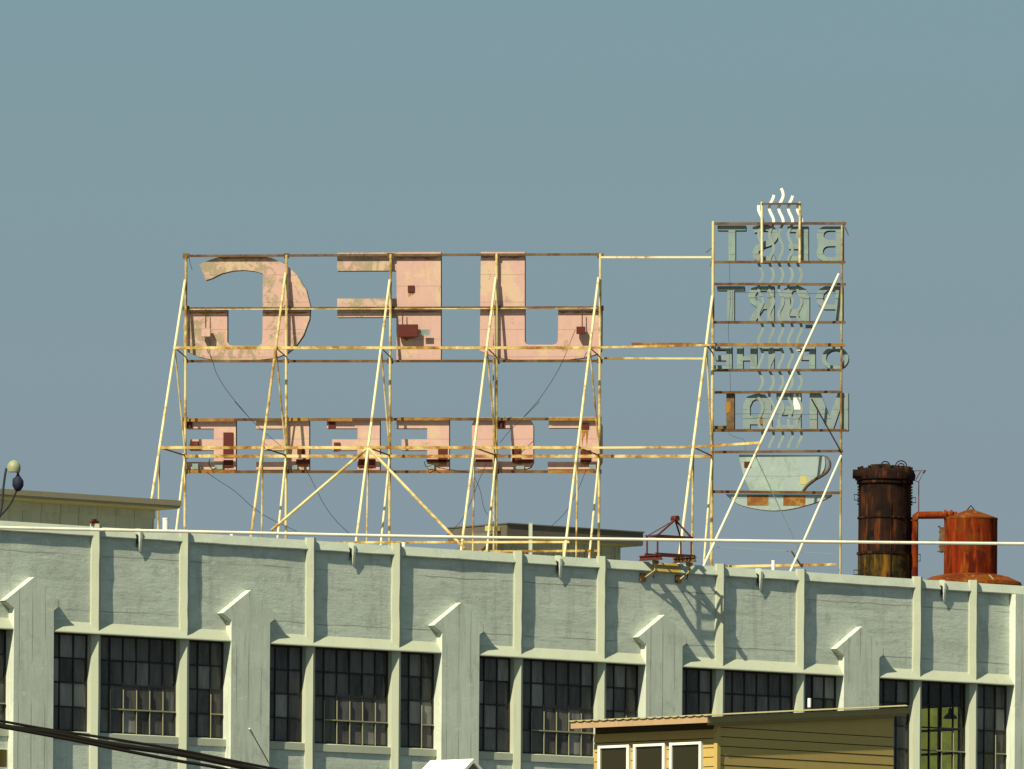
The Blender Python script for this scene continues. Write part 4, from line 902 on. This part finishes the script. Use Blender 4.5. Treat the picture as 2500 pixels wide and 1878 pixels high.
# ---------------------------------------------------------------- overhead cables
def cable(name, pts, y, r, mat, label, group=None, wob=0.0):
    P = [at_depth(px, py, y) for px, py in spline(pts, 8)]; o0 = P[0].copy()
    if wob: P = [q + Vector((0, 0, random.uniform(-wob, wob))) for q in P]
    m = MB(o0); m.tube(P, r, 8); o = m.build(name, M[mat], None, True); o.location = o0
    return tag(o, label, 'cable', group)
cable('overhead_cable', [(-900, 1258), (-300, 1278), (0, 1288), (300, 1294.7), (600, 1301), (1050, 1310.5), (1500, 1316.5), (1900, 1321.8), (2200, 1325.2), (2500, 1327.8), (3000, 1331), (3600, 1333)], 150, .021, 'grey_pvc', 'pale thick cable stretched level across the whole roofline')
g_ = 'dark utility cables sagging at the lower left'
cable('overhead_cable', [(-700, 1642), (-300, 1714), (0, 1772), (130, 1790), (260, 1816), (430, 1840), (560, 1866), (760, 1908), (1100, 1985)], 60, .0145, 'rubber', 'thickest and lowest of the dark cables at the lower left', g_)
cable('overhead_cable', [(-700, 1632), (-300, 1703), (0, 1760), (130, 1783), (260, 1802), (430, 1830), (560, 1856), (760, 1897), (1100, 1975)], 60.4, .0075, 'rubber', 'thin cable twisted along the top of the dark bundle', g_)
cable('overhead_cable', [(-700, 1650), (-200, 1738), (120, 1796), (300, 1832), (430, 1857), (520, 1872), (640, 1898), (760, 1924), (1100, 1998)], 59.6, .009, 'rubber', 'second dark cable splitting below the bundle near the bottom edge', g_)
# poles outside the frame that carry the cables
def pole(x, y, h, lab):
    t = thing('utility_pole', lab, 'pole', (x, y, 0))
    m = MB(); m.tube([(0, 0, 0), (0, 0, h)], [.16, .10], 12); m.build('shaft', M['gable'], t, True)
    m = MB(); m.bar((-1.0, 0, h - .4), (1.0, 0, h - .4), .1, .1); m.build('crossarm', M['gable'], t)
e0, e1 = at_depth(-900, 1258, 150), at_depth(3600, 1333, 150)
pole(e0.x, e0.y, e0.z + .3, 'wooden pole out beyond the left edge holding the pale cable'); pole(e1.x, e1.y, e1.z + .3, 'wooden pole out beyond the right edge holding the pale cable')
e0, e1 = at_depth(-700, 1640, 60), at_depth(1100, 1948, 60)
pole(e0.x, e0.y + .2, e0.z + .3, 'wooden pole out beyond the left edge holding the dark cables')

# ---------------------------------------------------------------- twin-stem lamp at the left edge
YL = 190.0; zl_ = zz((0, 1090), .12030)
lp = lambda x, y: at_depth(*zl_(x, y), YL)
bt_ = at_depth(-70, 1330, YL); root = Vector((bt_.x, bt_.y, 0))
t = thing('gooseneck_lamp', 'curved twin stem lamp with pale dome and dark blue bulb at the left edge', 'lamp', root)
m = MB(root); m.tube([root, bt_ + Vector((0, 0, .05))], [.09, .06], 12); m.build('pole', M['dark_beam'], t, True)
m = MB(root); m.tube([bt_] + [lp(*q) for q in spline([(-60, 1560), (0, 1400), (40, 1180), (70, 830), (100, 600), (130, 440)], 5)], .020, 8); m.build('stem', M['grey_side'], t, True)
m = MB(root); m.tube([bt_] + [lp(*q) for q in spline([(-120, 1520), (0, 1410), (110, 1300), (220, 1150), (290, 1010), (340, 890)], 5)], .016, 8); m.build('stem', M['black'], t, True)
k_ = .1203 * YL / F
ctr = lp(365, 740)
m = MB(root); m.lathe(ctr, [(.03, -170 * k_), (70 * k_, -140 * k_), (115 * k_, -60 * k_), (112 * k_, 40 * k_), (75 * k_, 100 * k_), (35 * k_, 150 * k_), (14 * k_, 210 * k_)], 18); bh = m.build('bulb_housing', M['navy'], t, True)
m = MB(root); q = lp(280, 690); m.tube([q - Vector((0, 0, 40 * k_)), q + Vector((0, 0, 45 * k_))], [32 * k_, 20 * k_], 10); m.build('side_lug', M['navy'], bh, True)
dc = lp(280, 470)
m = MB(root); m.lathe(dc, [(125 * k_, -50 * k_), (142 * k_, 30 * k_), (125 * k_, 105 * k_), (80 * k_, 165 * k_), (20 * k_, 190 * k_)], 24); m.build('lamp_dome', M['glass_lamp'], t, True)
m = MB(root); q = lp(365, 540); m.tube([q, dc + Vector((80 * k_, 0, 20 * k_))], .03, 8); m.build('socket', M['glass_lamp'], t, True)
